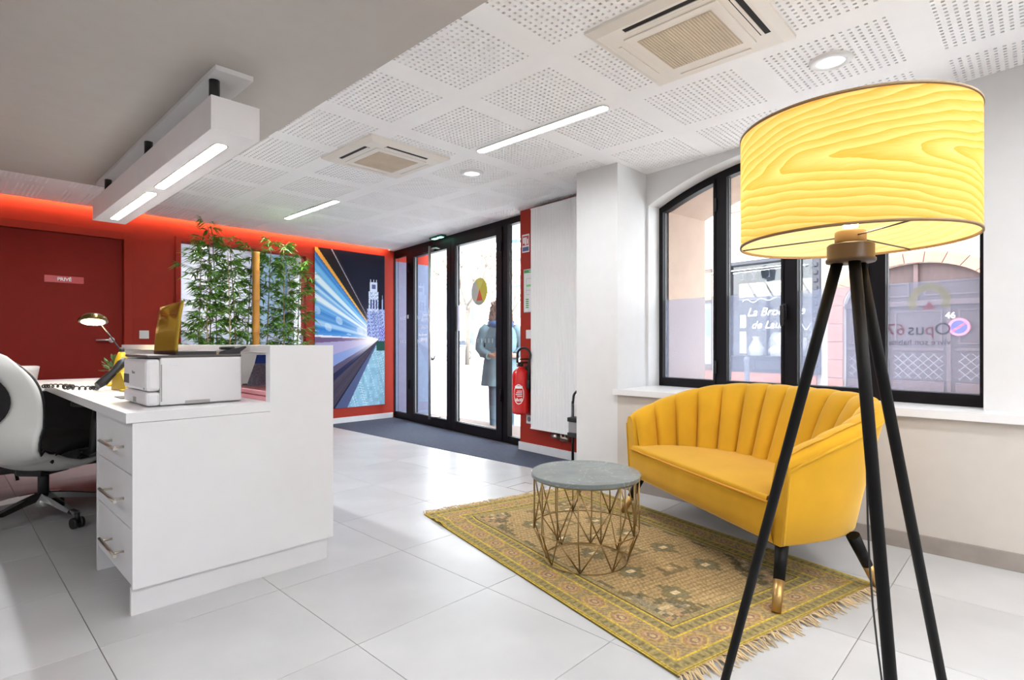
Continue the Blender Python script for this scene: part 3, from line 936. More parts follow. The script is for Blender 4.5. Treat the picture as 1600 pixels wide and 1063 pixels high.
# =================================================================== OFFICE CHAIRS
def make_office_chair():
    r = thing('office_chair', 'white shell office chair with black mesh back and chrome base at the desk', 'office chair')
    # star base
    hub = MB().lathe([(.03, .075), (.042, .085), (.042, .13), (.03, .15)], n=20)
    hub.build('base_hub', CHROME, r)
    for k in range(5):
        a = math.radians(-112 + 72 * k)
        c, s_ = math.cos(a), math.sin(a)
        lg = MB()
        prof = [(.03, .14, .036, .030), (.12, .125, .03, .028), (.24, .098, .024, .022), (.29, .088, .022, .016), (.345, .082, .022, .014)]
        vs, fs = [], []
        for (d, z, w, h_) in prof:
            for (sw, sh) in ((-1, -1), (1, -1), (.6, 1), (-.6, 1)):
                vs.append((c * d - s_ * w * sw, s_ * d + c * w * sw, z + h_ * .5 * sh))
        for i in range(len(prof) - 1):
            for q in range(4):
                fs.append((i * 4 + q, i * 4 + (q + 1) % 4, i * 4 + 4 + (q + 1) % 4, i * 4 + 4 + q))
        fs += [(0, 1, 2, 3), (16, 17, 18, 19)]
        lg.add(vs, fs)
        leg = lg.build('leg', CHROME, r, fixn=True)
        cs_ = MB()
        px, py = c * .345, s_ * .345
        for off in (-.017, .017):
            ax = Vector((-s_, c, 0))
            p = Vector((px, py, .03)) + ax * off
            cs_.tube([tuple(p - ax * .009), tuple(p + ax * .009)], .029, 18)
        cs_.tube([(px, py, .03), (px, py, .085)], .012, 8)
        cs_.build('caster', BLACK, leg)
    MB().tube([(0, 0, .15), (0, 0, .30)], .026, 16).tube([(0, 0, .28), (0, 0, .36)], .016, 12).build('gas_lift', BLACK, r)
    MB().box(-.10, .10, -.08, .08, .265, .31, .015).build('mechanism', BLACK, r)
    # white J-shaped shell; local +x is forward
    def shell(u, v, off=0.0):
        # v: 0 seat front .. 1 top of back ; u across
        w = (u - .5) * 2
        if v < .35:
            q = v / .35
            x = .25 - .42 * q; z = .405 - .10 * math.sin(q * math.pi * .9) ; hw = .225 + .02 * math.sin(math.pi * q)
        elif v < .5:
            q = (v - .35) / .15
            a = q * math.pi / 2
            x = -.17 - .13 * math.sin(a); z = .374 + .164 * (1 - math.cos(a)); hw = .235
        else:
            q = (v - .5) / .5
            x = -.30 - .075 * q + .03 * math.sin(q * math.pi); z = .538 + .40 * q
            hw = .235 * math.sqrt(max(0.02, 1 - max(0, (q - .35) / .66) ** 2.6)) if q > .35 else .235
        curl = .055 * w * w
        if v >= .42: x += curl * min(1, (v - .42) / .1) + off
        else: z += curl * .8 + off
        return (x, w * hw, z)
    b = MB().grid(lambda u, v: shell(u, v), 25, 48)
    sh = b.build('shell', CHAIRW, r)
    md = sh.modifiers.new('thick', 'SOLIDIFY'); md.thickness = .03; md.offset = -1
    # black mesh in the back
    def meshp(a, rr):
        u = .5 + .30 * rr * math.cos(a); v = .74 + .20 * rr * math.sin(a)
        x, y, z = shell(u, v); return (x - .045 , y, z)
    def meshf(a, rr):
        u = .5 + .33 * rr * math.cos(a); v = .74 + .21 * rr * math.sin(a)
        x, y, z = shell(u, v); return (x + .02, y, z)
    MB().grid(lambda u, v: meshp(u * 2 * math.pi, v), 36, 8, cu=True).build('back_mesh', FABRIC, r)
    MB().grid(lambda u, v: meshf(u * 2 * math.pi, v), 36, 8, cu=True).build('back_pad', FABRIC, r)
    rim = [shell(0, .36 + .64 * i / 30) for i in range(31)] + [shell(1, 1 - .64 * i / 30) for i in range(31)]
    MB().tube(rim, .008, 8).build('rim', BLACK, r)
    def seat(u, v):
        w = (u - .5) * 2; x = .27 - .46 * v
        edge = (abs(w) ** 4 + abs(2 * v - 1) ** 4)
        return (x, w * .235, .455 + .05 * max(0, 1 - edge * .6) - .03 * edge)
    sb = MB().grid(seat, 21, 21)
    so = sb.build('seat', FABRIC, r)
    md = so.modifiers.new('thick', 'SOLIDIFY'); md.thickness = .055; md.offset = -1
    for sgn in (-1, 1):
        ar = MB().tube([(0.02, sgn * .22, .37), (0.02, sgn * .285, .40), (0.035, sgn * .29, .50), (.05, sgn * .29, .66)], [.02, .024, .03, .024], 12)
        ar.build('arm_post', BLACK, r)
        MB().box(-.10, .17, sgn * .29 - .045, sgn * .29 + .045, .655, .69, .014).build('arm_pad', BLACK, r)
    for sgn in (-1, 1):
        MB().box(-.02, .06, sgn * .24 - .012, sgn * .24 + .012, .385, .40, .004).box(-.03, .03, sgn * .24 - .012, sgn * .24 + .012, .355, .37, .004).build('lever', BLACK, r)
    return r
oc = make_office_chair()
oc.location = (.44, 4.14, 0)
oc.rotation_euler = (0, 0, math.radians(40))

# tub chair whose back shows over the worktop
tc_ = thing('tub_chair', 'white moulded tub chair whose rounded back rises behind the worktop', 'chair', (.28, 5.62, 0), math.radians(90))
def tub(u, v):
    a = math.radians(-150 + 300 * u)
    rr = .20 + .055 * v
    hh = .80 + .045 * (1 - abs(2 * u - 1) ** 3)
    return (-rr * math.cos(a) * 1.0, rr * 1.12 * math.sin(a), .43 + (hh - .43) * v - (0.12 * v * max(0, abs(2 * u - 1) - .55) * 2))
tb = MB().grid(tub, 33, 12).build('shell', OFFW, tc_)
md = tb.modifiers.new('thick', 'SOLIDIFY'); md.thickness = .02; md.offset = 0
MB().lathe([(0, .40), (.19, .405), (.21, .43), (.2, .45), (0, .455)], n=28).build('seat', OFFW, tc_)
for a in (45, 135, 225, 315):
    c, s_ = math.cos(math.radians(a)), math.sin(math.radians(a))
    MB().tube([(c * .12, s_ * .12, .41), (c * .22, s_ * .22, 0)], [.014, .01], 10).build('leg', BLACKWOOD, tc_)

# =================================================================== PENDANT LIGHT
pd = thing('pendant_light', 'long white box pendant light hanging over the reception desk', 'pendant light')
MB().box(.835, .992, 2.549, 5.05, 2.178, 2.1998, .001).build('ceiling_plate', WHITE, pd)
PB = mat('pendant_white', (.84, .82, .83), .5, var=.01)
bx = MB().box(.813, 1.015, 2.537, 5.04, 1.915, 2.061, .0015).build('box_body', PB, pd)
for y in (2.665, 3.75, 4.82):
    MB().tube([(.868, y, 2.055), (.868, y, 2.18)], .022, 16).build('hanger_tube', BLACKMETAL, pd)
def stadium(y0, y1, w, xc):
    r = w / 2
    return [(xc + r * math.cos(t), y1 - r + r * math.sin(t)) for t in [math.pi * i / 8 for i in range(9)]] + \
           [(xc + r * math.cos(t), y0 + r + r * math.sin(t)) for t in [math.pi + math.pi * i / 8 for i in range(9)]]
for y0, y1 in ((2.70, 3.72), (3.86, 4.88)):
    MB().prism(stadium(y0 - .008, y1 + .008, .066, .914), 1.9125, 1.9155).build('trim_ring', STEEL, bx)
    MB().prism(stadium(y0, y1, .05, .914), 1.9115, 1.9130).build('diffuser', DIFF, bx)

# =================================================================== CEILING FITTINGS
def linear(y0, y1, x, label):
    r = thing('linear_ceiling_light', label, 'ceiling light', (x, 0, CZ), group='recessed linear ceiling lights')
    MB().tube([(x_, y_, -.005) for x_, y_ in stadium(y0 - .005, y1 + .005, .066, 0)], .005, 8, closed=True).build('trim_ring', WPLASTIC, r)
    MB().prism(stadium(y0, y1, .058, 0), -.004, -.0005).build('diffuser', DIFF, r)
linear(1.685, 2.69, 2.495, 'bright recessed linear light in the ceiling above the coffee table')
linear(4.515, 5.54, 2.48, 'bright recessed linear light in the ceiling near the poster')
linear(-1.15, -.14, 2.495, 'added unseen linear fill light in the ceiling beside the window wall')  # from here on: out-of-view lights added to even out the room light
linear(-2.5, -1.5, 2.495, 'added unseen linear fill light in the ceiling in the window corner')
linear(-2.5, -1.5, 1.6, 'added unseen linear fill light in the ceiling near the white end wall')
linear(-1.15, -.14, 1.6, 'added unseen linear fill light in the ceiling beside the taupe panel edge')
for x, y0, l in ((-.1, -2.1, 'added unseen linear fill light under the taupe panel facing the white wall'), (.75, -.9, 'added unseen linear fill light under the taupe panel before the desk end'), (-1.9, -.6, 'added unseen linear fill light under the taupe panel beside the white side wall'), (-1.0, 1.2, 'added unseen linear fill light under the taupe panel beside the drawer cabinet')):  # unseen fill lights added below the soffit, shaped like the visible ones
    r = thing('linear_ceiling_light', l, 'ceiling light', (x, 0, 2.2), group='recessed linear ceiling lights')
    MB().tube([(x_, y_, -.005) for x_, y_ in stadium(y0 - .005, y0 + 1.005, .066, 0)], .005, 8, closed=True).build('trim_ring', WPLASTIC, r)
    MB().prism(stadium(y0, y0 + 1.0, .058, 0), -.004, -.0005).build('diffuser', DIFF, r)

def downlight(x, y, label):
    r = thing('downlight', label, 'downlight', (x, y, CZ), group='round recessed downlights')
    MB().lathe([(.062, .0), (.058, -.012), (.078, -.014), (.086, -.008), (.088, 0)], n=40, cap=False).build('trim_ring', WPLASTIC, r)
    MB().lathe([(0, -.004), (.06, -.004)], n=32, cap=False).build('lens', mat('downlight_lens', (.9, .92, .95), .2, emit=(1, 1, 1), estr=1.2), r)
downlight(2.79, .69, 'round downlight in the ceiling above the sofa')
downlight(2.775, 3.07, 'round downlight in the ceiling before the glass doors')

ACW = mat('unit_cream', (.80, .76, .70), .45, var=.01)
GRL = mat('grille_beige', (.52, .44, .33), .6, var=.05)
def cassette(x, y, label):
    r = thing('ceiling_air_unit', label, 'air conditioner', (x, y, CZ), group='square ceiling air units')
    h = .31
    MB().add([(-h, -h, 0), (h, -h, 0), (h, h, 0), (-h, h, 0), (-h, -h, -.012), (h, -h, -.012), (h, h, -.012), (-h, h, -.012), (-.275, -.275, -.03), (.275, -.275, -.03), (.275, .275, -.03), (-.275, .275, -.03)],
             [(0, 1, 5, 4), (1, 2, 6, 5), (2, 3, 7, 6), (3, 0, 4, 7), (4, 5, 9, 8), (5, 6, 10, 9), (6, 7, 11, 10), (7, 4, 8, 11), (8, 9, 10, 11)]).build('fascia', ACW, r, fixn=True)
    MB().box(-.195, .195, -.195, .195, -.036, -.029, .003).build('grille_frame', ACW, r)
    MB().box(-.155, .155, -.155, .155, -.0372, -.0355).build('grille_back', GRL, r)
    sl = MB()
    for i in range(26):
        yy = -.15 + i * .012
        sl.box(-.153, .153, yy, yy + .005, -.0395, -.037)
    o = sl.build('grille_slats', mat('grille_slat', (.66, .57, .45), .6), r); o['kind'] = 'stuff'
    for k in range(4):
        a = k * math.pi / 2
        M = Matrix.Rotation(a, 4, 'Z')
        q = MB().box(.222, .262, -.16, .16, -.0305, -.029).xf(M).build('outlet_slot', mat('slot_dark', (.015, .013, .012), .8) if k in (2, 3) else ACW, r)
        MB().box(.228, .240, -.158, .158, -.034, -.0305).xf(M).build('flap', ACW, q)
    return r
cassette(2.15, 1.045, 'square ceiling air unit with beige grille above the coffee table side')
cassette(2.14, 3.24, 'square ceiling air unit with beige grille between the two linear lights')

# =================================================================== SOFA
VELVET = mat('mustard_velvet', (0.62, 0.325, 0.016), 0.8, var=0.07, scale=5, bump=0.08, bscale=300, sheen=0.8, spec=0.15)
def build_sofa():
    RZ = math.radians(59.05)
    r = thing('sofa', 'mustard yellow velvet tub sofa with channel tufted back on black legs', 'sofa', (2.26, .725, 0), RZ)
    W, D, ZB = .625, .60, .22
    def plan(th, off=0.0):
        n = 2 / 3.2
        c, s_ = math.cos(th), math.sin(th)
        x = W - (W + off) * math.copysign(abs(c) ** n, c)
        y = -(D + off) * abs(s_) ** n
        return x, y
    def fr(th): return abs(math.sin(th)) ** (2 / 3.2)
    def ztop(th):
        f = fr(th)
        return .572 + .205 * f * (1.35 - .35 * f)
    def lean(th): return .035 + .075 * fr(th)
    # cross sections: (offset outwards, height); outer wall, rolled top, inner wall
    def prof(th):
        zt = ztop(th); L = lean(th)
        return [(-.012, ZB), (0.0, ZB + .012), (L * .3, ZB + (zt - ZB) * .33), (L * .65, ZB + (zt - ZB) * .66), (L, zt - .035), (L - .003, zt - .018), (L - .013, zt - .005),
                (L - .03, zt), (L - .047, zt - .004), (L - .062, zt - .014), (L - .072, zt - .032), (L * .6 - .082, ZB + (zt - ZB) * .6), (-.10, ZB + .10), (-.10, ZB)]
    NT = 90
    # even spacing along the curve
    fine = [math.pi * i / 2000 for i in range(2001)]
    pts = [plan(t) for t in fine]
    ln = [0]
    for p, q in zip(pts[:-1], pts[1:]): ln.append(ln[-1] + math.hypot(q[0] - p[0], q[1] - p[1]))
    def at(s):
        import bisect
        return fine[min(2000, max(0, bisect.bisect_left(ln, s * ln[-1])))]
    ths = [at(i / (NT - 1)) for i in range(NT)]
    rows = []
    for th in ths:
        rows.append([(*plan(th, o), z) for o, z in prof(th)])
    m = len(rows[0])
    b = MB()
    vs = [p for row in rows for p in row]
    fs = [(i * m + j, i * m + (j + 1) % m, (i + 1) * m + (j + 1) % m, (i + 1) * m + j) for i in range(NT - 1) for j in range(m)]
    b.add(vs, fs, True)
    b.add(rows[0], [tuple(range(m))]); b.add(rows[-1], [tuple(range(m))])
    b.build('shell', VELVET, r, fixn=True)
    # channels: puffed vertical pads on the inner face
    NC = 15
    for k in range(NC):
        s0, s1 = .012 + .976 * k / NC, .012 + .976 * (k + 1) / NC
        def pad(u, v, s0=s0, s1=s1):
            th = at(s0 + (s1 - s0) * u)
            zt = ztop(th); L = lean(th)
            z0 = ZB + .13
            puff = .036 * math.sqrt(max(0, 1 - abs(2 * u - 1) ** 2.2))
            if v < .8:
                q = v / .8
                z = z0 + (zt - .03 - z0) * q
                off = -.10 + (L - .072 + .10) * q - puff * (.35 + .65 * min(1, 3 * (1 - q) + .45))
            else:
                q = (v - .8) / .2
                a = q * math.pi * .62
                off = (L - .072) + .042 * (1 - math.cos(a)) - puff * .5 * (1 - q) * math.cos(a)
                z = zt - .03 + .031 * math.sin(min(a, math.pi / 2)) + .004 * (1 - abs(2 * u - 1) ** 2) 
            return (*plan(th, off), z)
        MB().grid(pad, 11, 20).build('channel_pad', VELVET, r)
    # seat cushion
    def yb(x):
        q = min(1, abs(x - W) / (W - .075))
        return -(D - .09) * (1 - q ** 3.2) ** (1 / 3.2) - .005
    def cushion(u, v):
        x = .062 + (2 * W - .124) * u
        yb_ = yb(x)
        crown = (1 - abs(2 * u - 1) ** 6)
        if v < .18:
            a = v / .18 * math.pi / 2
            return (x, .012 - .022 * (1 - math.sin(a)) * 0 + .010 * math.cos(a) - .02 * (1 - math.cos(a)) * 0, .385 + .022 * math.sin(a))
        q = (v - .18) / .82
        y = .012 + (yb_ - .012) * q
        return (x, y, .407 + .02 * crown * math.sin(math.pi * min(1, q * 1.1)) - .012 * q)
    cu = MB().grid(cushion, 30, 22)
    cu.build('seat_cushion', VELVET, r)
    # front rail under the cushion
    def rail(u, v):
        x = .045 + (2 * W - .09) * u
        bow = .012 * (1 - (2 * u - 1) ** 2)
        pr = [(-.05, ZB), (.004, ZB + .003), (.014 + bow, ZB + .04), (.018 + bow, ZB + .12), (.014 + bow * .7, .375), (.008, .384), (-.05, .386)]
        i = min(len(pr) - 2, int(v * (len(pr) - 1))); f_ = v * (len(pr) - 1) - i
        return (x, pr[i][0] + (pr[i + 1][0] - pr[i][0]) * f_, pr[i][1] + (pr[i + 1][1] - pr[i][1]) * f_)
    MB().grid(rail, 24, 19).build('front_rail', VELVET, r)
    MB().tube([(.05 + (2 * W - .1) * i / 20, .024 + .008 * (1 - (2 * i / 20 - 1) ** 2), .386) for i in range(21)], .0055, 8).build('seat_piping', mat('mustard_piping', (.62, .27, .012), .7), r)
    pp = []
    for j in range(8):
        t_ = j / 7
        th = ths[0]; zt = ztop(th) - .05
        pp.append((*plan(th, lean(th) * t_ + .004), ZB + .01 + (zt - ZB - .01) * t_))
    for th in ths[2::2]:
        pp.append((*plan(th, lean(th) * .93 + .006), ztop(th) - .045))
    th = ths[-1]
    for j in range(8):
        t_ = 1 - j / 7
        pp.append((*plan(th, lean(th) * t_ + .004), ZB + .01 + (ztop(th) - .05 - ZB - .01) * t_))
    MB().tube(pp, .006, 8).build('piping', VELVET, r)
    MB().prism([(plan(t, -.03)) for t in ths[::3]], ZB - .004, ZB + .02).build('underside', BLACK, r)
    for top, foot in (((.04, -.035), (-.055, .075)), ((2 * W - .09, -.03), (2 * W - .03, .06)), ((.02, -.36), (.015, -.485)), ((2 * W - .04, -.36), (2 * W - .02, -.485))):
        T, Fo = Vector((*top, ZB + .01)), Vector((*foot, 0.006))
        Mi = T.lerp(Fo, .56)
        lg = MB().tube([tuple(T), tuple(Mi)], [.026, .0205], 18).build('leg', BLACKWOOD, r)
        MB().tube([tuple(Mi), tuple(Fo)], [.0206, .0165], 18).build('brass_cap', GOLD, lg)
    return r
build_sofa()

# =================================================================== COFFEE TABLE
ct = thing('coffee_table', 'round coffee table with grey marble top on a gold wire cage', 'coffee table', (2.10, 1.537, 0.009), math.radians(-12))
MARB = mat('grey_marble', lin(112, 120, 118), .16, var=.16, scale=7)
nt = MARB.node_tree
wv = nt.nodes.new('ShaderNodeTexNoise'); wv.inputs['Scale'].default_value = 5; wv.inputs['Detail'].default_value = 9; wv.inputs['Distortion'].default_value = 1.6
rmp = nt.nodes.new('ShaderNodeValToRGB')
rmp.color_ramp.elements[0].position = .495; rmp.color_ramp.elements[0].color = (0, 0, 0, 1)
rmp.color_ramp.elements[1].position = .5; rmp.color_ramp.elements[1].color = (.4, .4, .4, 1)
e3 = rmp.color_ramp.elements.new(.504); e3.color = (0, 0, 0, 1)
tcn = nt.nodes.new('ShaderNodeTexCoord'); nt.links.new(tcn.outputs['Object'], wv.inputs['Vector']); nt.links.new(wv.outputs['Fac'], rmp.inputs[0])
mxn = nt.nodes.new('ShaderNodeMixRGB'); mxn.inputs[2].default_value = (.62, .66, .64, 1)
base_ramp = [n for n in nt.nodes if n.type == 'VALTORGB' and n is not rmp][0]
nt.links.new(rmp.outputs[0], mxn.inputs[0]); nt.links.new(base_ramp.outputs[0], mxn.inputs[1])
nt.links.new(mxn.outputs[0], nt.nodes['Principled BSDF'].inputs['Base Color'])
MB().lathe([(.249, .383), (.253, .386), (.253, .401), (.250, .404), (0, .404)], n=96, smooth=False).build('top', MARB, ct)
WR = .0032
NW = 8
ZT, ZM, ZL = .383, .15, .004
RT, RM, RB = .243, .243, .19
P = lambda k, R, z: (R * math.cos(math.radians(221) + 2 * math.pi * k / NW), R * math.sin(math.radians(221) + 2 * math.pi * k / NW), z)
for nm, R, z in (('top_ring', .241, ZT - .003), ('middle_ring', RM, ZM), ('bottom_ring', RB, ZL)):
    MB().tube([(R * math.cos(t), R * math.sin(t), z) for t in [2 * math.pi * i / 72 for i in range(72)]], WR, 8, closed=True).build(nm, BRASS, ct)
for k in range(NW):
    MB().tube([P(k, RT, ZT), P(k, RM, ZM), P(k, RB, ZL)], WR, 8).build('upright_rod', BRASS, ct)
    for sgn in (.5, -.5):
        MB().tube([P(k, RT, ZT), P(k + sgn, RM, ZM)], WR, 8).build('upper_diagonal_rod', BRASS, ct)
        MB().tube([P(k + sgn, RM, ZM), P(k, RB, ZL)], WR, 8).build('lower_diagonal_rod', BRASS, ct)
    MB().tube([P(k + .5, RT, ZT), P(k + .5, RM, ZM)], WR, 8).build('upper_rod', BRASS, ct)

# =================================================================== RUG
def rug_pattern(U, V):
    # U across (1.2 m), V along (1.9 m)
    Wd, Ln = 1.2, 1.9
    x, y = U * Wd, V * Ln
    d = np.minimum(np.minimum(x, Wd - x), np.minimum(y, Ln - y))
    # coordinate running along the border
    along = np.where(np.minimum(x, Wd - x) < np.minimum(y, Ln - y), y, x)
    h = lambda a, b: np.modf(np.sin(a * 12.9898 + b * 78.233) * 43758.5453)[0] % 1.0
    n1 = h(np.floor(x * 130), np.floor(y * 130))
    n2 = h(np.floor(x * 45), np.floor(y * 45))
    n3 = h(np.floor(x * 18) + 3, np.floor(y * 18) + 7)
    C_ = np.zeros((len(x), 3))
    def put(mask, c, amt=1.0):
        C_[mask] = C_[mask] * (1 - amt) + np.array(c) / 255 * amt
    tan, olive, yel = (196, 168, 118), (128, 118, 66), (214, 184, 58)
    dark, rust, mauve, blue = (74, 74, 66), (176, 128, 98), (150, 122, 108), (112, 116, 112)
    put(np.ones(len(x), bool), tan)
    # woven rows in the field
    wv_ = ((np.floor(x * 100) + np.floor(y * 55)) % 2) > 0
    put(wv_, (168, 142, 96), .75)
    put((np.floor(y * 110) % 3) == 0, (140, 118, 78), .45)
    # field figures: one long stepped medallion nearly filling the field
    st = .022
    sx_, sy_ = np.floor((x - Wd / 2) / st + .5) * st, np.floor((y - Ln / 2) / st + .5) * st
    med = np.maximum(np.abs(sx_) / .36, np.abs(sx_) / .62 + np.abs(sy_) / 1.02)
    wob = .03 * np.sign(np.sin(y * 34)) * np.sign(np.sin(x * 30))
    med = med + wob
    sp_ = med > 1.0
    put(sp_, (168, 146, 104), .8)
    put(sp_ & (n3 > .62), (186, 146, 112), .6)
    put(sp_ & (n3 < .25), (132, 132, 118), .6)
    put(sp_ & (n2 > .76), (104, 100, 80), .75)
    put(sp_ & (n2 < .14), (206, 184, 140), .8)
    put((med > .955) & (med < 1.03), (108, 100, 72), .75)
    for cy in (-.50, -.25, 0, .25, .50):
        for cx in (-.17, .17):
            qy0 = cy + (.06 if cx > 0 else -.06)
            qx, qy = sx_ - cx, sy_ - qy0
            rr = np.abs(qx) * 1.0 + np.abs(qy) * .8
            inm = med < .95
            put((rr < .068) & inm, (112, 106, 76), .65)
            put((rr < .052) & inm, (140, 128, 84), .8)
            put((rr < .045) & inm & (n2 > .6), (126, 130, 120), .6)
            put((np.abs(x - Wd / 2 - cx) < .02) & (np.abs(y - Ln / 2 - qy0) < .014) & inm, (222, 202, 160), 1)
        qx, qy = sx_, sy_ - cy - .12
        hk = (np.abs(np.abs(qx) - .045) < .011) & (np.abs(qy) < .04) | (np.abs(np.abs(qy) - .04) < .009) & (np.abs(qx) < .07)
        put(hk & (med < .95), (118, 106, 72), .7)
        put((np.abs(qx) < .014) & (np.abs(qy) < .014) & (med < .95), (216, 190, 140), .9)
    # inner and outer guard bands
    def band(lo, hi, c, amt=1.0): put((d >= lo) & (d < hi), c, amt)
    band(.0, .235, (160, 144, 98))
    band(.0, .016, yel); band(.006, .010, olive)
    band(.016, .055, (156, 142, 92))
    dsh_ = (np.floor(along * 84) % 3 == 0)
    put((d > .024) & (d < .046) & dsh_, (122, 112, 72), .8)
    band(.055, .062, yel)
    band(.062, .150, (170, 146, 106))
    # octagons along the main border
    pa = (along + .02) % .15 - .075
    pd_ = d - .106
    oc_ = np.maximum(np.maximum(np.abs(pa), np.abs(pd_) * 1.35), (np.abs(pa) + np.abs(pd_) * 1.3) * .74)
    inb = (d > .062) & (d < .150)
    put(inb & (oc_ < .062), (176, 150, 100), .9)
    put(inb & (oc_ < .052), yel, .6)
    put(inb & (oc_ < .047), (164, 128, 104), .8)
    put(inb & (oc_ < .030), (190, 160, 120), .9)
    put(inb & (oc_ < .022), (138, 106, 92), .8)
    put(inb & (oc_ < .012), (196, 176, 128), .9)
    put(inb & (oc_ > .062) & (np.floor((along + d) * 90) % 2 == 0), (138, 126, 88), .7)
    band(.150, .158, yel)
    band(.158, .200, (154, 140, 94))
    put((d > .165) & (d < .192) & (np.floor(along * 80) % 3 == 0), (118, 108, 72), .8)
    band(.200, .207, yel)
    band(.207, .214, (96, 88, 56))
    # worn yarn
    C_ *= (0.88 + .22 * n1)[:, None]
    return srgb((C_ * .82 + C_.mean(1, keepdims=True) * .18) * np.array([1.0, .965, .92]))
rg = thing('rug', 'patterned yellow and olive woven rug with fringed ends', 'rug', (1.552, .793, 0.0))
rdir = Vector((.448, 1.837, 0)).normalized()             # along the length
rg.rotation_euler = (0, 0, math.atan2(rdir.y, rdir.x) - math.pi / 2)
def rug_z(U, V):
    z = .007 + .0015 * np.sin(V * 11) * np.sin(U * 7)
    # soft ripples near the window-side and left ends
    z = z + .012 * np.exp(-((V - .885) / .018) ** 2) * np.clip(1 - U * 2.2, 0, 1)
    z = z + .010 * np.exp(-((V - .925) / .014) ** 2) * np.clip(1 - U * 2.6, 0, 1)
    return z
pattern_grid('carpet', 1.2, 1.89, 300, 470, rug_pattern, vcol_mat('woven_rug', .95, .35, 400, .1), rg, rug_z)
eb = MB().box(-.001, 1.201, -.001, 1.891, 0.0005, .0045)
eb.build('backing', mat('rug_backing', lin(120, 108, 60), .95), rg)
FRG = mat('fringe_yarn', lin(206, 180, 140), .9, var=.2)
for end in (0, 1):
    b = MB()
    for i in range(150):
        x = 1.2 * (i + random.uniform(.1, .9)) / 150
        L = random.uniform(.035, .075)
        sx_ = random.uniform(-.02, .02)
        y0, dr = (0.002, -1) if end == 0 else (1.888, 1)
        z = random.uniform(.006, .012)
        b.tube([(x, y0, .006), (x + sx_ * .4, y0 + dr * L * .35, z + .004), (x + sx_, y0 + dr * L * .75, z * .6), (x + sx_ * 1.5, y0 + dr * L, .003)], [.0028, .0034, .0026, .0012], 5)
    o = b.build('fringe', FRG, rg); o['kind'] = 'stuff'

# =================================================================== FLOOR LAMP
FLX, FLY = 1.5606, .3422
fl = thing('floor_lamp', 'tripod floor lamp with glowing wood veneer drum shade', 'floor lamp', (FLX, FLY, 0))
SR, SZ0, SZ1 = .25, 1.256, 1.532
# camera-lateral and depth axes of the room are only used to turn the tripod
def veneer():
    m = bpy.data.materials.new('wood_veneer')
    m.use_nodes = True
    nt = m.node_tree
    nt.nodes.clear()
    N = nt.nodes.new; Lk = nt.links.new
    out = N('ShaderNodeOutputMaterial')
    uv = N('ShaderNodeUVMap'); uv.uv_map = 'arc'
    sep = N('ShaderNodeSeparateXYZ'); Lk(uv.outputs[0], sep.inputs[0])
    def M(op, a, b=None, c=None):
        n = N('ShaderNodeMath'); n.operation = op
        for i, q in enumerate((a, b, c)):
            if q is None: continue
            if isinstance(q, (int, float)): n.inputs[i].default_value = q
            else: Lk(q, n.inputs[i])
        return n.outputs[0]
    mp = N('ShaderNodeMapping'); mp.inputs['Scale'].default_value = (5, 30, 1); Lk(uv.outputs[0], mp.inputs[0])
    nz = N('ShaderNodeTexNoise'); nz.inputs['Scale'].default_value = 1.0; nz.inputs['Detail'].default_value = 3; Lk(mp.outputs[0], nz.inputs['Vector'])
    mp2 = N('ShaderNodeMapping'); mp2.inputs['Scale'].default_value = (4.0, 9.0, 1); Lk(uv.outputs[0], mp2.inputs[0])
    nz2 = N('ShaderNodeTexNoise'); nz2.inputs['Scale'].default_value = 1.0; nz2.inputs['Detail'].default_value = 2; Lk(mp2.outputs[0], nz2.inputs['Vector'])
    u, v = sep.outputs[0], sep.outputs[1]
    dz = M('SUBTRACT', v, 0.142)
    dz2 = M('MULTIPLY', dz, dz)
    root = M('SQRT', M('ADD', dz2, 0.00035))
    g = M('SUBTRACT', root, M('MULTIPLY', M('SUBTRACT', u, 0.62), 0.13))
    g = M('ADD', g, M('MULTIPLY', M('SUBTRACT', nz2.outputs['Fac'], .5), 0.045))
    g = M('ADD', g, M('MULTIPLY', M('SUBTRACT', nz.outputs['Fac'], .5), 0.012))
    saw = M('FRACT', M('MULTIPLY', g, 58.0))
    mp3 = N('ShaderNodeMapping'); mp3.inputs['Scale'].default_value = (25, 900, 1); Lk(uv.outputs[0], mp3.inputs[0])
    nz3 = N('ShaderNodeTexNoise'); nz3.inputs['Scale'].default_value = 1.0; nz3.inputs['Detail'].default_value = 2; Lk(mp3.outputs[0], nz3.inputs['Vector'])
    fac = M('ADD', M('MULTIPLY', saw, .8), M('MULTIPLY', M('SUBTRACT', nz3.outputs['Fac'], .5), .7))
    rp = N('ShaderNodeValToRGB')
    rp.color_ramp.elements[0].position = 0.0; rp.color_ramp.elements[0].color = (*VEN[0], 1)
    rp.color_ramp.elements[1].position = 1.0; rp.color_ramp.elements[1].color = (*VEN[1], 1)
    Lk(fac, rp.inputs[0])
    df = N('ShaderNodeBsdfDiffuse'); tl_ = N('ShaderNodeBsdfTranslucent')
    geo = N('ShaderNodeNewGeometry')                    # the inside of the shade is lined with cream paper
    lin_ = N('ShaderNodeMixRGB'); lin_.inputs[2].default_value = (.92, .80, .52, 1)
    Lk(geo.outputs['Backfacing'], lin_.inputs[0]); Lk(rp.outputs[0], lin_.inputs[1])
    Lk(lin_.outputs[0], df.inputs[0]); Lk(rp.outputs[0], tl_.inputs[0])
    mx = N('ShaderNodeMixShader'); mx.inputs[0].default_value = .55
    Lk(df.outputs[0], mx.inputs[1]); Lk(tl_.outputs[0], mx.inputs[2])
    Lk(mx.outputs[0], out.inputs[0])
    return m
VEN = ((0.93, 0.63, 0.25), (0.80, 0.35, 0.025))
NS = 96
PH0 = math.radians(12)        # seam of the veneer
vs, fs, uvs = [], [], []
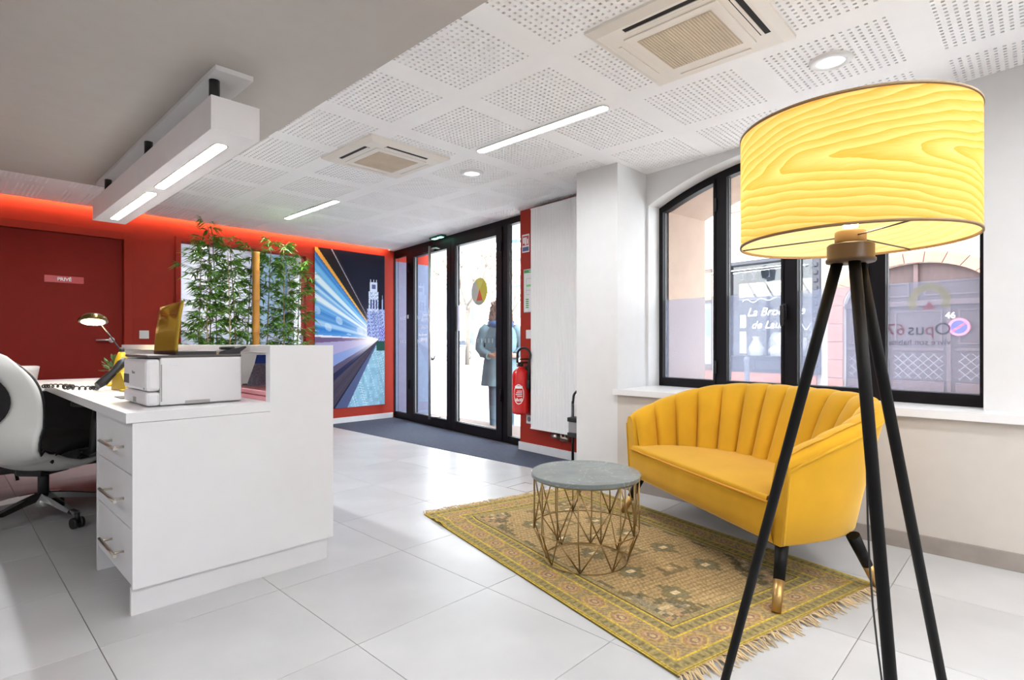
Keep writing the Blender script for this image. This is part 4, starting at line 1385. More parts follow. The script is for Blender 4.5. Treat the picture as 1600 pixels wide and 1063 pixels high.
for i in range(NS + 1):
    a = PH0 + 2 * math.pi * i / NS
    for z in (SZ0, SZ1):
        vs.append((SR * math.cos(a), SR * math.sin(a), z)); uvs.append((2 * math.pi * SR * i / NS, z - SZ0))
for i in range(NS):
    fs.append((2 * i, 2 * i + 2, 2 * i + 3, 2 * i + 1))
me = bpy.data.meshes.new('shade'); me.from_pydata(vs, [], fs)
ul = me.uv_layers.new(name='arc')
for lp_ in me.loops: ul.data[lp_.index].uv = uvs[lp_.vertex_index]
me.polygons.foreach_set('use_smooth', [True] * len(fs))
me.materials.append(veneer())
shade = link('shade', me, fl)
EDGE = mat('shade_edge', (.22, .13, .05), .6)
for z in (SZ0, SZ1):
    b = MB().lathe([(SR - .002, z - .003), (SR + .0018, z - .003), (SR + .0018, z + .003), (SR - .002, z + .003), (SR - .002, z - .003)], n=96, cap=False)
    b.build('edge_ring', EDGE, shade)
sp_ = MB()
for a in (100, 220, 340):
    c, s_ = math.cos(math.radians(a)), math.sin(math.radians(a))
    sp_.tube([(c * .03, s_ * .03, SZ0 + .012), (c * (SR - .002), s_ * (SR - .002), SZ0 + .002)], .0018, 6)
sp_.build('spider', BLACKMETAL, shade)
LWOOD = mat('lamp_dark_wood', (.055, .03, .012), .4, var=.2)
MB().lathe([(.0, 1.205), (.052, 1.205), (.054, 1.208), (.054, 1.214), (.051, 1.216), (.051, 1.247), (.047, 1.251), (.0, 1.251)], n=40).build('hub', LWOOD, fl)
MB().lathe([(.0, 1.251), (.034, 1.251), (.034, 1.28), (.030, 1.285), (0, 1.285)], n=28).build('socket', mat('socket_tan', (.50, .33, .14), .5), fl)
BULB = emit_mat('warm_bulb', (1.0, .74, .42), 24.0)
MB().lathe([(.0, 1.29), (.016, 1.292), (.018, 1.31), (.034, 1.345), (.038, 1.37), (.032, 1.395), (.018, 1.41), (0, 1.414)], n=24).build('bulb', BULB, fl)
fwd = Vector((CF, SF, 0)); rgt = Vector((SF, -CF, 0))
for a in (195, 75, -45):
    d_ = fwd * math.cos(math.radians(a)) + rgt * math.sin(math.radians(a))
    T = d_ * .028 + Vector((0, 0, 1.212)); Fo = d_ * .325 + Vector((0, 0, .004))
    lg = MB().tube([tuple(T), tuple(T.lerp(Fo, .25)), tuple(Fo)], [.0135, .0135, .0115], 18).build('leg', BLACKWOOD, fl)
cb = [tuple(fwd * .03 + rgt * .02 + Vector((0, 0, 1.21)))]
for i in range(1, 12):
    q = i / 11
    cb.append(tuple(fwd * (.03 + .05 * q) + rgt * (.02 + .12 * q + .01 * math.sin(q * 7)) + Vector((0, 0, 1.21 - 1.207 * q))))
MB().tube(cb, .0025, 6).build('cable', BLACK, fl)

# =================================================================== BAMBOO
LEAF = mat('bamboo_leaf', (.11, .27, .028), .45, var=.45, scale=14)
CANE = mat('bamboo_cane', (.42, .30, .13), .5, var=.25, scale=20)
CANEG = mat('bamboo_cane_green', (.20, .17, .07), .5, var=.25, scale=20)
POLE = mat('thick_bamboo', (.55, .24, .035), .4, var=.2, scale=9, stretch=(1, 1, .15))
pt = thing('planter', 'long white planter box holding the bamboo', 'planter', (2.12, 5.55, 0))
MB().box(-.68, .68, -.2, .2, 0, .45, .008).build('box', LAM, pt)
MB().box(-.66, .66, -.18, .18, .45, .462).build('soil', mat('soil', (.03, .022, .015), .95), pt)
def leaf_into(b, p, d, L, w):
    d = d.normalized()
    sd = d.cross(Vector((random.uniform(-.4, .4), random.uniform(-.4, .4), 1))).normalized() * w
    dr = Vector((0, 0, -L * random.uniform(.1, .45)))
    b.add([p, p + d * L * .35 + sd + dr * .15, p + d * L + dr, p + d * L * .35 - sd + dr * .15], [(0, 1, 2, 3)])
def bamboo(x, y, h, label, dens, cane=CANE, rc=.007, zl=.85, spread=.17):
    r = thing('bamboo_plant', label, 'bamboo', (x, y, .462), random.uniform(0, 6), 'bamboo stems in the planter')
    H = h - .462
    lx, ly = random.uniform(-.05, .05), random.uniform(-.05, .05)
    ctr = lambda z: Vector((lx * (z / H) ** 2, ly * (z / H) ** 2, z))
    st = MB().tube([tuple(ctr(H * i / 14)) for i in range(15)], [rc * (1 - .5 * i / 14) for i in range(15)], 8)
    for k in range(int(H / .16)):
        z = .1 + k * .16
        p = ctr(z); st.tube([(p.x, p.y, p.z - .004), (p.x, p.y, p.z + .004)], rc * 1.25, 8)
    st.build('cane', cane, r)
    lf = MB(); tw = MB()
    z = max(.2, zl - .462)
    while z < H + .02:
        for _ in range(dens):
            a = random.uniform(0, 2 * math.pi)
            L = random.uniform(.06, spread) * (1.0 if z < H * .9 else .8)
            p0 = ctr(min(z + random.uniform(-.05, .05), H)); 
            e = p0 + Vector((math.cos(a) * L, math.sin(a) * L, random.uniform(.0, .09)))
            tw.tube([tuple(p0), tuple(e)], .0012, 4)
            for k in range(13):
                q = random.uniform(.3, 1.0)
                p = p0.lerp(e, q)
                aa = a + random.uniform(-1.3, 1.3)
                d = Vector((math.cos(aa), math.sin(aa), random.uniform(-.5, .6)))
                leaf_into(lf, p, d, random.uniform(.06, .115), random.uniform(.006, .0105))
        z += random.uniform(.05, .085)
    tw.build('twigs', CANEG, r)
    o = lf.build('foliage', LEAF, r); o['kind'] = 'stuff'
    return r
BL = ['bushy bamboo stem with full foliage at the end nearest the red door', 'tall bamboo stem whose crown rises above the inner window', 'thin pale bamboo cane with sparse leaves beside the thick pole',
      'dense bamboo stem with dark leaves left bare below', 'bamboo stem wrapped around the thick pole', 'bamboo stem with bright drooping leaves next to the pole',
      'leafy bamboo stem in front of the inner window frame', 'bamboo stem with arching leaves reaching toward the poster', 'short bamboo stem filling the base of the planter', 'slim bamboo stem behind the tall crown']
specs = [(1.66, 5.5, 1.88, 3, CANEG, .2), (1.80, 5.62, 2.10, 4, CANEG, .19), (1.93, 5.50, 1.86, 2, CANE, .13), (2.02, 5.60, 1.96, 4, CANEG, .16), (2.14, 5.66, 1.94, 4, CANEG, .15),
         (2.30, 5.58, 1.98, 4, CANEG, .15), (2.45, 5.52, 1.97, 5, CANE, .17), (2.62, 5.60, 1.90, 5, CANEG, .18), (1.72, 5.44, 1.42, 3, CANE, .18), (1.88, 5.68, 2.02, 2, CANEG, .16)]
for (x, y, h, dn, cn, spd), lb in zip(specs, BL):
    bamboo(x, y, h, lb, dn, cn, spread=spd)
tk = thing('bamboo_pole', 'thick golden bamboo pole standing among the thin stems', 'bamboo pole', (2.165, 5.50, .462))
pb = MB()
zs = [0, .33, .66, .97, 1.24, 1.435]
for k in range(5):
    pb.lathe([(.036, zs[k]), (.033, zs[k] + .02), (.032, zs[k + 1] - .02), (.036, zs[k + 1])], n=20, cap=(k == 4))
pb.build('culm', POLE, tk)
for k in range(1, 5):
    MB().lathe([(.0345, -.006), (.0375, 0), (.0345, .006)], (0, 0, zs[k]), n=20, cap=False).build('node', POLE, tk)

# =================================================================== POSTER
def poster_pattern(U, V):
    xv, yv = .915, .44
    dx, dy = xv - U, (V - yv) * 2.0
    q = dy / np.maximum(dx, 1e-3) * 1.0
    h = lambda a: np.modf(np.sin(a * 127.1) * 43758.5453)[0] % 1.0
    dist = np.sqrt(dx ** 2 + dy ** 2)
    C_ = np.zeros((len(U), 3)); C_[:] = np.array([18, 22, 44]) / 255
    def put(mask, c, amt=1.0):
        a = np.broadcast_to(np.asarray(amt, float), U.shape)[mask][:, None]
        C_[mask] = C_[mask] * (1 - a) + np.array(c) / 255 * a
    L = dx > 0
    sm = lambda lo, hi, s=.02: np.clip((q - lo) / s, 0, 1) * np.clip((hi - q) / s, 0, 1)
    put(L & (q > 1.05) & (q < 1.9), (40, 34, 34), .8)
    put(L & (q > 1.75), (20, 24, 46), 1)
    put(L & (q > 1.18) & (q < 1.27), (236, 176, 78), 1)
    put(L & (q > 1.60) & (q < 1.635), (190, 190, 225), .9)
    put(L & (q <= 1.17) & (q > .05), (36, 118, 205), 1)
    bands = [(.93, 1.02, (92, 180, 235)), (.78, .90, (215, 240, 250)), (.66, .72, (170, 215, 245)), (.52, .62, (225, 242, 252)), (.44, .48, (120, 180, 232)), (.30, .40, (60, 130, 205)), (.18, .26, (150, 195, 235))]
    for lo, hi, c in bands: put(L & (q > lo - .03) & (q < hi + .03), c, sm(lo - .03, hi + .03, .05))
    st = h(np.floor(q * 60)) 
    put(L & (q <= 1.17) & (q > .05), (235, 246, 255), .28 * st)
    blot = np.sin(U * 21 + 1) * np.sin(V * 43 + U * 9)
    put(L & (q < .5) & (q > .1) & (blot > .55), (225, 240, 250), .5)
    put(L & (q <= .05) & (q > .02), (235, 235, 250), 1)
    put(L & (q <= .02), (112, 92, 132), 1)
    put(L & (q <= -.06) & (q > -.30), (168, 162, 205), 1)
    put(L & (q <= -.30) & (q > -.52), (128, 150, 205), 1)
    put(L & (q <= -.52) & (q > -.66), (84, 76, 104), 1)
    put(L & (q <= -.66) & (q > -.80), (34, 38, 74), 1)
    put(L & (q <= -.80), (64, 58, 76), 1)
    put(L & (q <= -.80) & (st > .5), (80, 74, 92), .6)
    put(L & (q < -1.30) & (q > -1.36), (20, 26, 52), 1)
    put(L & (q < -1.36), (78, 90, 130), 1)
    pav = (dy < 0) & ((q < -1.86) | (dx <= 0))
    put(pav, (150, 196, 220), 1)
    cell = h(np.floor(U * 26 + 3 * np.floor(V * 40)) * 7 + np.floor(V * 40) * 13)
    put(pav, (96, 140, 175), .45 * cell)
    put(pav & (h(np.floor(U * 90) * 3 + np.floor(V * 180)) > .9), (215, 235, 240), .8)
    # glow at the vanishing point
    g = np.exp(-(np.maximum(0, dist - .04) / .30) ** 2) * np.clip(1.15 - np.abs(np.arctan2(dy, dx)) * .55, 0, 1) * (q > -.75)
    put(L, (255, 250, 255), np.clip(g * 1.1, 0, 1))
    # cathedral
    def blk(u0, u1, v0, v1, c, amt=.95): put((U > u0) & (U < u1) & (V > v0) & (V < v1), c, amt)
    tex = h(np.floor(U * 140) * 5 + np.floor(V * 210))
    body = (U > .73) & (V > .44) & (V < .64) & ((q > .2) | (dx < .0))
    put(body, (128, 146, 214), 1)
    put(body & (tex > .5), (196, 214, 246), .8)
    put(body & (tex < .2), (60, 74, 150), .8)
    tower = (U > .755) & (U < .905) & (V > .62) & (V < .755)
    put(tower, (222, 234, 252), 1); put(tower & (tex < .3), (120, 144, 205), .8)
    t2 = (U > .775) & (U < .885) & (V >= .755) & (V < .815)
    put(t2, (215, 228, 250), 1); put(t2 & (np.abs(U - .83) < .03) & (V > .77) & (V < .80), (80, 92, 150), .9)
    for uu in (.785, .83, .875):
        put((np.abs(U - uu) < .006) & (V >= .81) & (V < .832), (190, 205, 240), 1)
    for uu in (.79, .83, .87):
        put((np.abs(U - uu) < .012) & (V > .64) & (V < .70), (54, 62, 118), .9)
    put((U > .955) & (U < .975) & (V > .62) & (V < .735 - np.abs(U - .965) * 5), (160, 180, 230), 1)
    put((U > .87) & (V > .36) & (V < .425), (24, 74, 66), .95)
    put((U > .90) & (V > .425) & (V < .52), (70, 84, 190), .8)
    put((U > .90) & (V > .425) & (V < .52) & (tex > .6), (214, 220, 250), .8)
    return srgb(C_)
ps = thing('poster', 'tall night photograph of blue tram light trails and a lit cathedral', 'poster', (3.23, YR - .001, .195))
MB().box(0, .994, -.012, 0, 0, 2.0, .001).build('board', mat('poster_board', (.03, .03, .05), .5), ps)
pg = pattern_grid('print', .994, 2.0, 170, 340, poster_pattern, vcol_mat('poster_print', .6, spec=.15), ps)
pg.location = (0, -.0126, 0)

# wall plates
def plate(name, label, cat, loc, rz, kind):
    r = thing(name, label, cat, loc, rz)
    MB().box(-.041, .041, 0, .009, -.041, .041, .003).build('plate', WPLASTIC, r)
    if kind == 'switch':
        MB().box(-.03, .03, .009, .012, -.03, .03, .002).build('rocker', WPLASTIC, r)
    else:
        MB().lathe([(.0, .0), (.021, .0), (.023, .003), (.024, .0)], n=20, cap=False).xf(Matrix.Translation((0, .0095, 0)) @ Matrix.Rotation(math.radians(-90), 4, 'X')).build('well', GREYP, r)
    return r
plate('light_switch', 'white light switch between the red door and the inner window', 'light switch', (1.451, YR, 1.10), math.pi, 'switch')
plate('light_switch', 'white light switch above the fire extinguisher', 'light switch', R0 + Vector((math.cos(AR), math.sin(AR), 0)) * rl(3.487) + Vector((0, 0, 1.098)), AR, 'switch')
plate('wall_socket', 'white wall socket below the fire extinguisher', 'socket', R0 + Vector((math.cos(AR), math.sin(AR), 0)) * rl(3.482) + Vector((0, 0, .30)), AR, 'socket')

# =================================================================== RADIATOR
rd = thing('radiator', 'tall white vertical panel radiator on the red wall', 'radiator', R0, AR)
r0, r1 = rl(2.66), rl(3.376)
RW = mat('radiator_white', (.86, .86, .855), .3, var=.01)
yf = .085
pts = [(r0, yf - .01), (r0, .03), (r1, .03), (r1, yf)]
prof = []
ng = 20
for i in range(ng):
    s = r1 - .02 - (r1 - r0 - .04) * (i + .5) / ng
    prof += [(s + .013, yf), (s + .008, yf - .003), (s - .008, yf - .003), (s - .013, yf)]
poly = [(r0, .03), (r1, .03), (r1, yf)] + prof + [(r0, yf)]
MB().prism(poly, .24, 2.235).build('panel', RW, rd)
for z_ in (2.233, .232):
    MB().box(r0 - .004, r1 + .004, .026, yf + .004, z_, z_ + .01, .002).build('end_rail', RW, rd)
vb = MB()
for s in (rl(3.02), rl(2.97)):
    vb.tube([(s, .055, .235), (s, .055, .17), (s, .03, .165), (s, .0, .165)], .010, 10)
vb.tube([(rl(3.06), .055, .19), (rl(2.93), .055, .19)], .014, 12)
vb.tube([(rl(3.13), .055, .20), (rl(3.06), .055, .195)], [.02, .024], 14)
vb.build('valve', NICKEL, rd)
for zz in (.6, 1.9):
    MB().box((r0 + r1) / 2 - .05, (r0 + r1) / 2 + .05, 0, .031, zz, zz + .05).build('bracket', RW, rd)

# =================================================================== FIRE EXTINGUISHER AND NOTICES
fe = thing('fire_extinguisher', 'red fire extinguisher with black hose on the red wall', 'fire extinguisher', R0 + Vector((math.cos(AR), math.sin(AR), 0)) * rl(3.50), AR)
FER = mat('extinguisher_red', (.62, .012, .012), .25, var=.03, coat=.4)
MB().lathe([(.0, .352), (.05, .354), (.076, .366), (.08, .38), (.08, .72), (.072, .75), (.045, .775), (.022, .785), (.02, .80), (0, .80)], (0, .10, 0), n=36).build('cylinder', FER, fe)
FEW = mat('extinguisher_print', (.85, .82, .82), .4)
lab = MB()
def onc(a, z, rr=.0806): return (rr * math.sin(a), .10 + rr * math.cos(a), z)
def lab_ring(a0_, a1_, z0_, z1_, n=14):
    for i in range(n):
        p, q = a0_ + (a1_ - a0_) * i / n, a0_ + (a1_ - a0_) * (i + 1) / n
        lab.add([onc(p, z0_), onc(q, z0_), onc(q, z1_), onc(p, z1_)], [(3, 2, 1, 0)])
AC = -.62
for i in range(40):
    t0_, t1_ = 2 * math.pi * i / 40, 2 * math.pi * (i + 1) / 40
    lab.add([onc(AC + .62 * math.cos(t0_), .545 + .092 * math.sin(t0_)), onc(AC + .62 * math.cos(t1_), .545 + .092 * math.sin(t1_)),
             onc(AC + .56 * math.cos(t1_), .545 + .084 * math.sin(t1_)), onc(AC + .56 * math.cos(t0_), .545 + .084 * math.sin(t0_))], [(0, 1, 2, 3)])
lab_ring(AC - .45, AC + .45, .598, .622)
for z in (.572, .556, .540, .524):
    lab_ring(AC - .42, AC + .38 - .1 * ((z * 1000) % 3), z, z + .006)
for k in range(5):
    lab_ring(AC - .40 + .17 * k, AC - .30 + .17 * k, .480, .510 - .004 * (k % 3))
lab.build('label_print', FEW, fe, fixn=True)
hd2 = MB().box(-.022, .022, .085, .115, .795, .83, .006)
hd2.box(-.014, .014, .02, .12, .825, .84, .004).box(-.012, .012, .0, .11, .86, .872, .004)
hd2.build('valve', BLACK, fe)
MB().tube([(.04, .10, .79), (.045, .10, .84)], .010, 10).build('gauge', STEEL, fe)
hs_ = [(.045, .10, .83)]
for i in range(13):
    a = math.pi * i / 12
    hs_.append((-.045 + .09 * math.cos(a), .10, .905 + .065 * math.sin(a)))
hs_ += [(-.112, .10, .80), (-.106, .10, .68)]
MB().tube(hs_, .011, 10).build('hose', BLACK, fe)
MB().tube([(-.106, .10, .68), (-.104, .10, .60)], [.012, .016], 12).build('nozzle', BLACK, fe)
MB().box(-.03, .03, .002, .022, .55, .80, .003).build('bracket', BLACK, fe)

es = thing('extinguisher_sign', 'small red and white pictogram sign above the evacuation plan', 'sign', R0 + Vector((math.cos(AR), math.sin(AR), 0)) * rl(3.538) , AR)
MB().box(-.05, .05, 0, .003, 1.875, 2.045, .001).build('plate', mat('sign_white_plate', (.8, .8, .8), .4), es)
SR2 = mat('sign_red2', (.55, .03, .03), .4)
MB().box(-.043, .043, .003, .0036, 1.94, 2.03).build('red_field', SR2, es)
MB().box(-.010, .010, .0036, .0042, 1.945, 2.01).box(-.018, .018, .0036, .0042, 2.005, 2.015).box(.015, .035, .0036, .0042, 1.96, 2.015).box(-.035, -.018, .0036, .0042, 1.95, 2.0).build('pictogram', mat('sign_white_plate', (.8, .8, .8), .4), es)
MB().box(-.043, .043, .003, .0036, 1.885, 1.925).build('blue_field', mat('sign_blue', (.06, .09, .25), .4), es)

ev = thing('evacuation_plan', 'framed green and white evacuation plan on the red wall', 'notice', R0 + Vector((math.cos(AR), math.sin(AR), 0)) * rl(3.395), AR)
WP = mat('plan_white', (.74, .75, .74), .35)
MB().box(-.167, .167, 0, .008, 1.305, 1.712, .003).build('frame', mat('plan_frame', (.55, .57, .57), .35), ev)
MB().box(-.158, .158, .008, .0086, 1.314, 1.703).build('sheet', WP, ev)
GRN = mat('plan_green', (.06, .33, .08), .5)
GRN2 = mat('plan_green_light', (.22, .62, .22), .5)
MB().box(-.158, .158, .0086, .009, 1.675, 1.703).build('header', GRN, ev)
lettering("PLAN D'EVACUATION", .018, WP, ev, (.0, .0094, 1.689), (-1, 0, 0), bold=.0004)
MB().box(-.10, .0, .0086, .009, 1.535, 1.61).box(.0, .125, .0086, .009, 1.545, 1.565).build('rooms', GRN2, ev)
wl = MB()
for (u0, u1, z0, z1) in ((-.14, .13, 1.62, 1.623), (.127, .13, 1.48, 1.62), (.03, .127, 1.51, 1.513), (.03, .033, 1.48, 1.51), (-.02, .03, 1.525, 1.528), (-.02, -.017, 1.47, 1.525), (-.09, -.02, 1.5, 1.503), (.08, .127, 1.47, 1.473), (-.14, -.05, 1.47, 1.473), (-.05, -.047, 1.47, 1.50)):
    wl.box(u0, u1, .0086, .009, z0, z1)
wl.build('plan_lines', GREYP, ev)
for s, m_ in ((.115, GRN), (.03, SR2), (-.055, mat('sign_blue', (.06, .09, .25), .4)), (-.125, GRN)):
    b = MB()
    for k in range(5):
        z = 1.345 + .019 * k
        b.box(s - .02, s + .02, .0086, .009, z, z + .011)
    b.build('legend', m_, ev)

# black stand with hoop handle half hidden by the pillar
us = thing('hoop_stand', 'black metal stand with hoop handle beside the white pillar', 'stand', (3.655, 2.72, .004))
for dy in (-.10, .085):
    hp = [(0, dy, 0), (0, dy, .53)]
    MB().tube(hp, .011, 10).build('upright', BLACKMETAL, us)
hoop = [(0, .085, .50)] + [(0, .085 * math.cos(math.pi * i / 14) - .0075, .56 + .065 * math.sin(math.pi * i / 14)) for i in range(15)] + [(0, -.10, .50)]
MB().tube(hoop, .010, 10).build('hoop', BLACKMETAL, us)
MB().box(-.05, .05, -.12, .105, .365, .40, .004).build('upper_shelf', BLACKMETAL, us)
MB().box(-.05, .05, -.12, .105, .24, .275, .004).build('lower_shelf', BLACKMETAL, us)
MB().box(-.045, .045, -.11, .095, .276, .364, .004).build('bin', GREYP, us)
MB().box(-.06, .06, -.13, .115, 0, .012, .003).build('foot', BLACKMETAL, us)

# floor outlet lid set in the tiles near the mat
fo = thing('floor_outlet', 'square metal floor outlet lid set into the tiles by the mat', 'floor outlet', (2.88, 2.62, 0.0), math.radians(0))
MB().box(-.10, .10, -.10, -.092, 0, .0025).box(-.10, .10, .092, .10, 0, .0025).box(-.10, -.092, -.092, .092, 0, .0025).box(.092, .10, -.092, .092, 0, .0025).build('rim', STEEL, fo)
MB().box(-.09, .09, -.09, .09, 0, .0015).build('lid', TILE, fo)

# =================================================================== OUTSIDE
GZ = -.12
GROUND = mat('street_paving', (.50, .49, .48), .8, var=.08, scale=3)
S(MB().box(3.95, 70, -30, 70, GZ - .1, GZ).build('floor_street', GROUND), 'pale street and square outside')
S(MB().box(3.97, 4.6, 2.62, YR, GZ, -.012).build('floor_threshold', GROUND), 'stone threshold outside the doors')

# ---- house across the street (seen through the arched window)
SC = 1.354
KF = .13
AF = math.atan2(1, KF)
F0 = Vector((13.2, 0, 0))
fz = lambda z: 1.005 + (z - 1.005) * SC
fs_ = lambda y: y * SC / math.sin(AF)
PLAS = mat('pale_plaster', lin(178, 171, 166), .85, var=.04, scale=2)
PINKS = mat('pink_sandstone', lin(160, 108, 93), .85, var=.12, scale=3, bump=.15, bscale=20)
hs1 = thing('street_house', 'pale plastered house with pink stone base across the street', 'house', F0, AF)
yD0, yD1 = fs_(.42), fs_(2.30)
dC, dH = (yD0 + yD1) / 2, (yD1 - yD0) / 2
dSpring, dCrest, dBase = fz(1.62), fz(2.195), fz(.305)
S0, S1 = fs_(2.63), fs_(4.35)
NB0, NB1 = fs_(4.58), fs_(4.90)
wl = MB()
def ellz(s, grow=0.0): 
    q = max(0.0, 1 - ((s - dC) / (dH + grow)) ** 2)
    return dSpring + (dCrest - dSpring + grow) * math.sqrt(q)
ZTOP = 11.0
wl.box(-5, yD0, -.4, 0, GZ, ZTOP)
wl.box(yD1, S0, -.4, 0, GZ, ZTOP)
n = 20
for i in range(n):
    p, q = yD0 + (yD1 - yD0) * i / n, yD0 + (yD1 - yD0) * (i + 1) / n
    wl.prism([(p, ellz(p)), (q, ellz(q)), (q, ZTOP), (p, ZTOP)], -.4, 0, 'y')
wl.box(yD0, yD1, -.4, 0, GZ, dBase - .04)
wl.box(S0, S1, -.4, 0, fz(2.52), ZTOP).box(S0, S1, -.4, -.05, GZ, fz(.50))
wl.box(S1, NB0, -.4, 0, GZ, ZTOP)
wl.box(NB0, NB1, -.4, 0, fz(2.45), ZTOP).box(NB0, NB1, -.4, 0, GZ, fz(.50))
wl.box(NB1, 10, -.4, 0, GZ, ZTOP)
wl.build('wall', PLAS, hs1)
MB().box(S0 + .1, S1, -.05, .02, GZ, fz(.50), .005).build('stone_base', PINKS, hs1)
MB().box(NB0, NB1, .0, .02, GZ, fz(.50), .005).build('stone_base', PINKS, hs1)
MB().box(NB1, 10, .0, .03, GZ, fz(.35), .005).build('stone_base', PINKS, hs1)
# stone arch blocks round the carriage door
nb = 13
for i in range(nb):
    t0_, t1_ = math.pi * i / nb + .006, math.pi * (i + 1) / nb - .006
    g = .27
    pts = []
    for t_ in (t0_, (t0_ + t1_) / 2, t1_): pts.append((dC + dH * math.cos(t_), dSpring + (dCrest - dSpring) * math.sin(t_)))
    for t_ in (t1_, (t0_ + t1_) / 2, t0_): pts.append((dC + (dH + g) * math.cos(t_), dSpring + (dCrest - dSpring + g * .8) * math.sin(t_)))
    MB().prism(pts, -.05, .05, 'y').build('arch_stone', PINKS, hs1)
for s0, s1 in ((yD0 - .30, yD0), (yD1, yD1 + .30)):
    nz = 5
    for k in range(nz):
        z0, z1 = GZ + (dSpring - GZ) * k / nz + .005, GZ + (dSpring - GZ) * (k + 1) / nz - .005
        MB().box(s0, s1, -.05, .05 + .01 * (k % 2), z0, z1, .01).build('jamb_stone', PINKS, hs1)
MB().box(yD0 - .2, yD1 + .2, -.05, .25, GZ, dBase - .04, .01).build('door_step', mat('step_stone', (.6, .6, .62), .8), hs1)
# upper windows
for k, s in enumerate((-3.2, -.6, 2.0, 4.6, 7.2)):
    fr_ = MB().box(s, s + 1.15, -.02, .06, 4.3, 6.2, .01)
    o = fr_.build('upper_window_surround', PINKS, hs1)
    MB().box(s + .13, s + 1.02, .05, .068, 4.45, 6.05).build('pane', mat('dark_pane', (.12, .14, .17), .15), o)

# carriage door
cd = thing('carriage_door', 'old brown panelled carriage door under the pink stone arch', 'door', F0, AF)
WOODB = mat('brown_door_wood', lin(68, 50, 50), .6, var=.15, scale=6, stretch=(3, 3, .6))
WOODL = mat('brown_door_moulding', lin(84, 64, 64), .55, var=.12)
b = MB()
for i in range(n):
    p, q = yD0 + (yD1 - yD0) * i / n, yD0 + (yD1 - yD0) * (i + 1) / n
    b.prism([(p, dBase), (q, dBase), (q, ellz(q)), (p, ellz(p))], -.20, -.14, 'y')
b.build('door_boards', WOODB, cd)
zl = fz(1.60)
MB().box(yD0, yD1, -.14, -.06, zl - .05, zl + .06, .01).build('transom', WOODL, cd)
wbar = (yD1 - yD0)
posts = [yD0 + wbar * q for q in (.0, .30, .36, .70, .76)]
MB().box(dC - .04, dC + .04, -.14, -.07, zl + .06, dCrest - .02, .01).build('upper_post', WOODL, cd)
def moulding(s0, s1, z0, z1, top=None):
    w = .035
    m_ = MB().box(s0, s1, -.14, -.115, z0, z0 + w, .006).box(s0, s1, -.14, -.115, z1 - w, z1, .006).box(s0, s0 + w, -.14, -.115, z0 + w, z1 - w, .006).box(s1 - w, s1, -.14, -.115, z0 + w, z1 - w, .006)
    return m_.build('panel_moulding', WOODL, cd)
for s0, s1 in ((yD0 + .07, yD0 + .62), (yD0 + .86, yD0 + 1.66), (yD0 + 1.90, yD1 - .07)):
    moulding(s0, s1, fz(1.00), fz(1.50))
    MB().box(s0 - .03, s1 + .03, -.14, -.10, fz(.91), fz(.95), .006).build('rail', WOODL, cd)
    MB().box(s0 - .03, s1 + .03, -.14, -.08, dBase, fz(.46), .01).build('kick_board', WOODL, cd)
    # diamond lattice of raised bars
    z0, z1 = fz(.50), fz(.87)
    la = MB(); stp = .17
    w_, h_ = s1 - s0, z1 - z0
    k = -h_
    while k < w_:
        for sg in (1, -1):
            pa, pb_ = max(0, k), min(w_, k + h_)
            if pb_ - pa > .02:
                za, zb = (z0 + pa - k, z0 + pb_ - k)
                xa, xb = (s0 + pa, s0 + pb_) if sg == 1 else (s1 - pa, s1 - pb_)
                la.tube([(xa, -.135, za), (xb, -.135, zb)], .010, 4, smooth=False)
        k += stp
    o = la.build('lattice', mat('lattice_pale', lin(126, 118, 122), .5), cd); o['kind'] = 'stuff'
for s0, s1 in ((yD0 + .25, dC - .12), (dC + .12, yD1 - .25)):
    moulding(s0, s1, zl + .14, min(ellz(s0), ellz(s1)) - .06)
for q in (.295, .71):
    MB().box(yD0 + wbar * q - .035, yD0 + wbar * q + .035, -.14, -.09, dBase, zl - .05, .008).build('stile', WOODL, cd)
nm = thing('house_number', 'white house number 46 on the carriage door', 'house number', F0, AF)
lettering('46', .16, mat('number_white', (.9, .9, .92), .4), nm, (fs_(.954), -.085, fz(1.409)), (-1, 0, 0), bold=.004)
npk = thing('no_parking_sign', 'round blue no parking sign with red ring on the carriage door', 'sign', F0, AF)
def disc(b, c, r, y, n=32):
    b.add([(c[0], y, c[1])] + [(c[0] + r * math.cos(2 * math.pi * i / n), y, c[1] + r * math.sin(2 * math.pi * i / n)) for i in range(n)], [(0, 1 + i, 1 + (i + 1) % n) for i in range(n)])
    return b
cc = (fs_(.855), fz(1.245))
MB().lathe([(0, 0), (.175, 0), (.175, .02), (0, .02)], n=32).xf(Matrix.Translation((cc[0], -.085, cc[1])) @ Matrix.Rotation(math.radians(-90), 4, 'X')).build('red_disc', mat('sign_ring_red', (.42, .07, .14), .4), npk)
disc(MB(), cc, .165, -.063).build('pale_ring', mat('sign_ring_pale', (.48, .17, .28), .4), npk)
disc(MB(), cc, .125, -.062).build('blue_disc', mat('sign_blue2', (.05, .06, .30), .4), npk)
a = math.radians(-38)
MB().add([(cc[0] + .13 * math.cos(a) - .02 * math.sin(a), -.061, cc[1] + .13 * math.sin(a) + .02 * math.cos(a)), (cc[0] + .13 * math.cos(a) + .02 * math.sin(a), -.061, cc[1] + .13 * math.sin(a) - .02 * math.cos(a)),
          (cc[0] - .13 * math.cos(a) + .02 * math.sin(a), -.061, cc[1] - .13 * math.sin(a) - .02 * math.cos(a)), (cc[0] - .13 * math.cos(a) - .02 * math.sin(a), -.061, cc[1] - .13 * math.sin(a) + .02 * math.cos(a))], [(0, 1, 2, 3)]).build('red_bar', mat('sign_ring_red', (.42, .07, .14), .4), npk)

